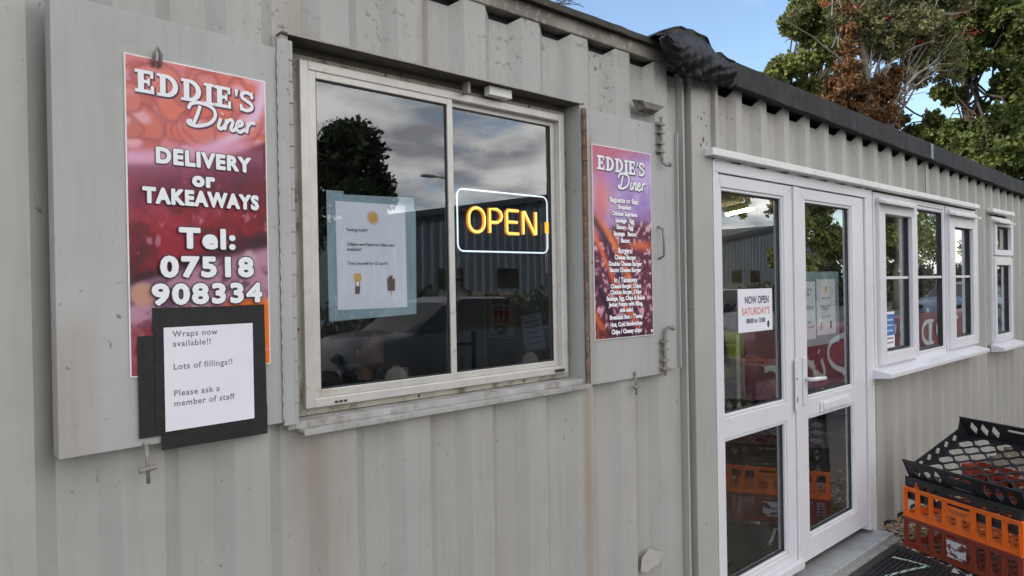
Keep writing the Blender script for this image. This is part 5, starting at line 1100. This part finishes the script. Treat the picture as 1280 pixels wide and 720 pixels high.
TD = [((12.14, 3.09, 6.05), (0.13, 0.13, 0.1)), ((12.16, 3.07, 5.72), (0.16, 0.16, 0.13)), ((12.13, 3.1, 5.39), (0.18, 0.18, 0.15)), ((12.11, 3.12, 5.07), (0.26, 0.26, 0.21)), ((12.03, 3.19, 4.74), (0.34, 0.34, 0.27)), ((12.57, 2.96, 4.78), (0.32, 0.32, 0.26)), ((12.81, 2.73, 4.71), (0.27, 0.27, 0.21)), ((11.88, 3.33, 4.48), (0.26, 0.26, 0.21)), ((12.42, 3.1, 4.39), (0.37, 0.37, 0.3)), ((12.76, 2.78, 4.31), (0.29, 0.29, 0.23)), ((12.03, 3.46, 4.26), (0.24, 0.24, 0.19)), ((12.56, 2.96, 4.12), (0.32, 0.32, 0.26)), ((12.32, 3.19, 4.06), (0.32, 0.32, 0.26)), ((12.92, 2.64, 5.04), (0.13, 0.13, 0.11)), ((12.15, 3.09, 6.38), (0.16, 0.16, 0.13)), ((12.71, 2.83, 3.98), (0.27, 0.27, 0.21))]
RL = [[(12.6, 2.79, 4.03), (12.9, 2.51, 4.75)], [(12.9, 2.51, 4.75), (13.25, 2.19, 5.14)], [(13.25, 2.19, 5.14), (13.64, 1.83, 5.52)], [(12.46, 2.92, 4.23), (12.53, 2.87, 5.42)], [(12.53, 2.87, 5.42), (12.78, 2.63, 6.21)], [(12.62, 2.78, 5.28), (12.97, 2.46, 5.8)], [(12.97, 2.46, 5.8), (13.7, 1.78, 5.98)], [(12.76, 2.64, 5.21), (13.59, 1.87, 5.68)], [(12.23, 3.14, 5.16), (12.31, 3.07, 6.22)], [(12.04, 3.32, 5.43), (12.14, 3.22, 5.69)], [(12.61, 2.79, 4.36), (13.0, 2.42, 4.72)], [(12.66, 2.74, 4.89), (12.86, 2.55, 5.41)], [(12.86, 2.55, 5.41), (13.26, 2.18, 6.13)]]
rq = random.Random(4)
TA2 = TA+[((18.0+rq.uniform(-1.0, 2.2), 5.4+rq.uniform(-.8, 1.0), rq.uniform(8.1, 10)), (.9, .9, .7)) for k in range(9)]+[((19.0+rq.uniform(-1, 2.0), 6.6+rq.uniform(-.3, .8), rq.uniform(4.2, 7.0)), (.6, .6, .5)) for k in range(6)]
tree('broad green maple behind the cabin, its left side catching the light', (15.8, 5.6, 0), TA2, 170000, .09, m_leafA, m_barkd, 11, (15.9, 5.6, 6.8), .20, shape=.40)
TC2 = TC+[((17.53, 2.44, 4.62), (0.43, 0.43, 0.35)), ((17.16, 2.78, 4.29), (0.37, 0.37, 0.29)), ((17.82, 2.17, 5.03), (0.27, 0.27, 0.21)), ((16.82, 2.41, 4.2), (0.39, 0.39, 0.31)), ((17.26, 2.0, 4.51), (0.42, 0.42, 0.34)), ((17.61, 3.05, 4.82), (0.24, 0.24, 0.19)), ((17.2, 1.9, 4.9), (0.4, 0.4, 0.3))]+[((18.6+rq.uniform(-1.6, 2), 2.2+rq.uniform(-1.5, 1.5), rq.uniform(7.4, 9.6)), (.9, .9, .7)) for k in range(7)]
tree('darker maple at the right edge beyond the cabin end', (17.9, 2.6, 0), TC2, 140000, .092, m_leafC, m_barkd, 12, (17.7, 2.9, 6.6), .15, shape=.42)
RW = tree('rowan with bare grey branches, red berries and a column of dead brown leaves', (12.5, 3.02, 0), TBB+[((13.6+rq.uniform(-1.0, 1.0), 3.0+rq.uniform(-.9, .9), rq.uniform(6.7, 7.9)), (.6, .6, .5)) for k in range(7)]+[((13.05, 2.3, 5.75), (.4, .4, .3)), ((12.7, 2.6, 5.5), (.3, .3, .25)), ((13.5, 2.0, 5.35), (.3, .3, .2)), ((12.45, 2.9, 5.75), (.3, .3, .3))], 60000, .075, m_leafB, m_bark, 13, (12.45, 3.0, 5.6), .10, shape=.20, twigs=2)
bl_ = MB()
for i, (a, b) in enumerate(RL): limb(bl_, Vector(a)-Vector((12.5, 3.02, 0)), Vector(b)-Vector((12.5, 3.02, 0)), max(.010, .024-.0011*i), max(.006, .016-.0009*i), 30+i, .05, 6)
for i in range(60):
    a, b = RL[i % len(RL)]; p = Vector(a).lerp(Vector(b), rq.uniform(.1, 1))-Vector((12.5, 3.02, 0)); limb(bl_, p, p+Vector((rq.uniform(0, .5), rq.uniform(-.4, .1), rq.uniform(-.05, .5))), .010, .004, i, .15, 4)
bl_.build('bare_branches', simple('pale_grey_bark', (.30, .27, .24), .9, .2, 20, bmp=.4), RW, smooth=True)
leaf_obj('dead_leaves', TD, 17000, .08, m_dead, RW, 14, .22, .8, loc=(12.5, 3.02, 0))
bb = MB()
for (cx, cy, cz) in ((12.55, 2.75, 5.85), (12.75, 2.6, 5.95), (13.55, 1.95, 5.62), (13.6, 1.9, 5.95), (12.30, 3.0, 6.05), (13.9, 1.75, 5.7), (11.75, 3.3, 6.1), (13.1, 2.4, 5.5), (14.2, 2.2, 5.5)):
    for k in range(26): bb.ellipsoid((cx-12.5+rq.gauss(0, .06), cy-3.02+rq.gauss(0, .06), cz+rq.gauss(0, .035)), (.011,)*3, nu=6, nv=4)
bb.build('berry_clusters', m_berry, RW, smooth=True, kind='stuff')
# small overhanging tip of the rowan at the left
leaf_obj('drooping_tip', [((11.42, 3.75, 5.95), (.14, .14, .08)), ((11.62, 3.6, 6.05), (.16, .16, .1))], 160, .08, m_leafB, RW, 15, .2, .5, loc=(12.5, 3.02, 0))
tp_ = MB(); limb(tp_, (-.1, 0, 4.95), (-1.2, .8, 5.9), .02, .006, 5, .1, 7); tp_.build('drooping_branch', m_bark, RW, smooth=True)
# ivy-covered trunk with bare twigs just showing above the container roof
BT = empty('bare_tree', (8.0, 6.15, 0), 0, 'brown tree trunk with bare twigs rising behind the container roof', 'tree'); tb_ = MB(); limb(tb_, (0, 0, -.1), (.1, .1, 9.0), .26, .20, 3, .02, 10); tb_.build('trunk', m_barkd, BT, smooth=True)
tg = MB()
for k in range(90):
    z = rq.uniform(5.6, 8.6); a = rq.uniform(-.9, 2.4); L_ = rq.uniform(.35, .75); p = Vector((.2*math.cos(a), .2*math.sin(a)-.05, z)); q_ = p+Vector((math.cos(a)*L_, -abs(math.sin(a))*L_*.4, rq.uniform(-.15, .35))); m__ = limb(tg, p, q_, .010, .004, k, .15, 5); limb(tg, m__[3], m__[3]+Vector((rq.uniform(-.1, .3), 0, rq.uniform(-.25, .25))), .005, .002, k, .2, 3)
tg.build('twigs', m_barkd, BT, kind='stuff')

# =================================================================== the yard in front, seen only in the glass
def auto_clusters(x, y, h, w_, seed, zb=.3):
    r_ = random.Random(seed); out_ = []
    for k in range(13):
        t = r_.uniform(zb, .92); a = r_.uniform(0, 6.3); rad = w_*(.95-abs(t-.5)*1.1)*r_.uniform(.3, .75)
        out_.append(((x+rad*math.cos(a), y+rad*math.sin(a), h*t), (w_*.42*r_.uniform(.7, 1.2),)*2+(w_*.36,)))
    return out_
for i, (x, y, h, w_, lab, dk) in enumerate(((11.2, -17.5, 6.6, 2.1, 'round dark tree across the yard, seen in the hatch glass', 1), (19.5, -10.5, 7.4, 1.6, 'slim leafy tree across the yard, seen in the left door', 0), (30.5, -13, 6.6, 1.6, 'first pointed tree across the yard, seen in the right door', 0), (33.8, -13, 7.6, 1.9, 'taller pointed tree across the yard beside the first', 1),
                                            (40, -12, 8.4, 2.6, 'broad tree across the yard, seen in the first window light', 0), (52, -15, 10.5, 3.2, 'tall tree across the yard, seen in the middle window light', 1), (66, -14, 9, 2.8, 'farthest tree across the yard, seen in the end window', 0))):
    tree(lab, (x, y, 0), auto_clusters(x, y, h, w_, 50+i), 14000, .17, (m_leafD if i == 0 else m_leafC) if dk else m_leafA, m_barkd, 60+i, (x+.1, y, h*.62), .17, 'trees across the yard', name='yard_tree', twigs=1)
m_clad = simple('blue_grey_cladding', (.075, .095, .115), .5, .06, 2); m_cladd = simple('dark_roof_cladding', (.05, .052, .055), .6, .1, 2); m_ww = simple('dull_wall', (.20, .17, .15), .9, .15, 3)
def warehouse(label, x0, x1, y, eave, ridge, depth):
    Wh = empty('warehouse', (x0, y, 0), 0, label, 'warehouse', 'warehouses across the yard'); W_ = x1-x0
    sheetp = profile(0, W_, .1, .5, .16, .06, .2, .06); mb = MB()
    for (xa, ya), (xb, yb) in zip(sheetp[:-1], sheetp[1:]): f = lambda x: eave+(ridge-eave)*(1-abs(2*x/W_-1)); mb.add([(xa, ya-.06, 1.3), (xb, yb-.06, 1.3), (xb, yb-.06, f(xb)), (xa, ya-.06, f(xa))], [(0, 1, 2, 3)])
    mb.build('gable_wall', m_clad, Wh, recalc=False); MB().box((0, -.15, 0), (W_, .02, 1.30)).build('brick_plinth', m_ww, Wh)
    q = MB(); q.box((0, -depth, 0), (.15, -.2, eave)); q.box((W_-.15, -depth, 0), (W_, -.2, eave)); q.box((.16, -depth, 0), (W_-.16, -depth+.15, eave)); q.build('side_wall', m_clad, Wh)
    r_ = MB(); r_.add([(-.3, .25, eave-.06), (W_/2, .25, ridge+.02), (W_+.3, .25, eave-.06), (-.3, -depth, eave-.06), (W_/2, -depth, ridge+.02), (W_+.3, -depth, eave-.06), (-.3, .25, eave+.2), (W_/2, .25, ridge+.32), (W_+.3, .25, eave+.2), (-.3, -depth, eave+.2), (W_/2, -depth, ridge+.32), (W_+.3, -depth, eave+.2)],
                      [(6, 7, 10, 9), (7, 8, 11, 10), (0, 1, 7, 6), (1, 2, 8, 7), (0, 3, 4, 1), (1, 4, 5, 2), (0, 6, 9, 3), (2, 5, 11, 8), (3, 9, 10, 4), (4, 10, 11, 5)]); r_.build('roof', m_cladd, Wh)
    dr = MB().box((0, 0, 0), (3.2, .06, 2.9)).build('roller_door', simple('roller_shutter', (.30, .31, .33), .5, .1, 2, stretch=(1, 1, 12)), Wh); dr.location = (W_*.62, .03, 0)
    wn = MB().box((0, 0, 0), (1.4, .05, .9)).build('window', m_glassC, Wh, bevel=.01); wn.location = (W_*.2, .0, 1.5); w2 = wn.copy(); link(w2, Wh); w2.location = (W_*.34, .0, 1.5); return Wh
warehouse('long low blue grey warehouse across the yard', 14.5, 40, -24, 4.0, 6.0, 16); warehouse('farther blue grey warehouse with a low gable across the yard', 44, 64, -26, 4.2, 5.6, 14)
SL = empty('street_lamp', (14.3, -16.2, 0), 0, 'grey street lamp with a short arm standing across the yard', 'street lamp')
q = MB(); q.tube([(0, 0, 0), (0, 0, 4.95)], [.07, .045], 10); q.build('pole', m_iron, SL, smooth=True); q = MB(); q.tube([(0, 0, 4.93), (-.3, 0, 5.03), (-.8, 0, 5.03)], .03, 8); q.build('arm', m_iron, SL, smooth=True); q = MB(); q.box((-1.15, -.11, 4.99), (-.72, .11, 5.07)); q.build('lamp_head', m_iron, SL, bevel=.03)
# parked cars
def car(label, x, y, col):
    K = empty('parked_car', (x, y, 0), 0, label, 'car', 'cars parked in the yard'); pm = simple('car_paint', col, .45, .03, 2, coat=.25)
    stn = [(-2.1, .50, .42, .80, .80), (-2.0, .30, .62, .84, .80), (-1.5, .25, .86, .88, .82), (-.95, .25, .93, .90, .84), (-.45, .25, .96, .90, .80), (.9, .25, .97, .90, .80), (1.5, .25, .95, .90, .80), (2.0, .30, .88, .86, .80), (2.12, .45, .70, .80, .76)]
    b = MB(); n2 = 12; vs = []
    for (xx, zl, zh, w1, w2_) in stn:
        for (yy, z_) in ((-w1*.85, zl), (-w1, zl+.10), (-w1, (zl+zh)/2), (-w2_*1.03, zh-.05), (-w2_*.90, zh), (0, zh+.03), (w2_*.90, zh), (w2_*1.03, zh-.05), (w1, (zl+zh)/2), (w1, zl+.10), (w1*.85, zl), (0, zl)): vs.append((xx, yy, z_))
    b.add(vs, [(i*n2+k, i*n2+(k+1) % n2, (i+1)*n2+(k+1) % n2, (i+1)*n2+k) for i in range(len(stn)-1) for k in range(n2)]+[tuple(range(n2)), tuple((len(stn)-1)*n2+k for k in range(n2))]); bo = b.build('body', pm, K, smooth=True)
    cb = MB(); cs = [(-.95, .93, .935, .76), (-.25, .93, 1.36, .64), (.2, .93, 1.44, .62), (1.1, .93, 1.42, .62), (1.95, .90, .96, .72)]; vs = []
    for (xx, z0, z1, w1) in cs: vs += [(xx, -.80, z0), (xx, -w1, z1-.03), (xx, -w1*.8, z1), (xx, w1*.8, z1), (xx, w1, z1-.03), (xx, .80, z0)]
    cb.add(vs, [(i*6+k, i*6+k+1, (i+1)*6+k+1, (i+1)*6+k) for i in range(4) for k in range(5)]); cb.m = [0 if (i in (1, 2) and k in (1, 2, 3)) else 1 for i in range(4) for k in range(5)]; cb.build('cabin_glass', [pm, m_glassC], K, recalc=True)
    wh = None
    for sx in (-1.32, 1.30):
        for sy in (-.82, .82):
            if wh is None:
                wh = bpy.data.objects.new('wheel', None); link(wh, K); w_ = MB(); w_.tube([(0, -.10, 0), (0, -.09, 0), (0, .09, 0), (0, .10, 0)], [.29, .32, .32, .29], 20); w_.build('tyre', m_gask, wh, smooth=False); w_ = MB(); w_.tube([(0, -.108, 0), (0, .108, 0)], .19, 14); w_.build('rim', m_iron, wh); c_ = wh
            else: c_ = copy_tree(wh, K)
            c_.location = (sx, sy, .32)
    for sy in (-.62, .62): MB().ellipsoid((-2.06, sy, .66), (.07, .16, .07)).build('headlight', m_glassC, K, smooth=True); MB().ellipsoid((2.06, sy, .78), (.06, .16, .08)).build('tail_light', flat((.4, .02, .02)), K, smooth=True)
    return K
car('dark blue hatchback parked across the yard opposite the hatch', 6.9, -7.4, (.012, .016, .022)); car('dark hatchback parked farther along opposite the cabin windows', 28.5, -6.0, (.03, .05, .09)); car('silver hatchback parked beyond the double doors', 14.0, -7.2, (.25, .26, .27))
hg = []; 
for i in range(44): x = 8+i*2.6; hg.append(((x, -15.8-.4*(i % 3), .75+.6*(x > 38)), (1.6, .7, .8+.6*(x > 38))))
tag(leaf_obj('hedge', hg, 34000, .24, m_leafD, None, 91), 'low dark hedge running across the yard under the trees', 'hedge'); bpy.data.objects['hedge']['kind'] = 'stuff'

# long printed banner tied to a barrier behind the camera, seen only in the door and window glass
BN = empty('printed_banner', (16.6, -2.62, 0), R(180), 'long red food banner with white lettering on posts across from the doors', 'banner')
def picture_banner(x, v):
    c = picture_red(np.mod(x*3.1, 1.0), np.clip(.30+v*.42, 0, 1)); c = c*.62+.012; return np.clip(lay(c, (.20, .07, .085), .30+0*x), 0, 1)
bo_ = colour_board('printed_picture', 8.7, .86, picture_banner, BN, 300, 50); bo_.location = (0, 0, .12); MB().box((0, .002, .12), (8.7, .006, .98)).build('banner_sheet', flat((.3, .3, .3)), BN)
p_ = Print(-.004); ltm = flat((.42, .44, .44)); dkm = flat((.10, .03, .05))
slab_word(p_, .5, .40, .46, -.01, ltm, dkm, 2.0); script_word(p_, 5.3, .24, .52, ltm, dkm, 2.6); p_.build('lettering', BN)
for x in (-.05, 2.1, 4.3, 6.5, 8.75): MB().tube([(x, .05, 0), (x, .05, 1.05)], .025, 8).build('post', m_iron, BN)
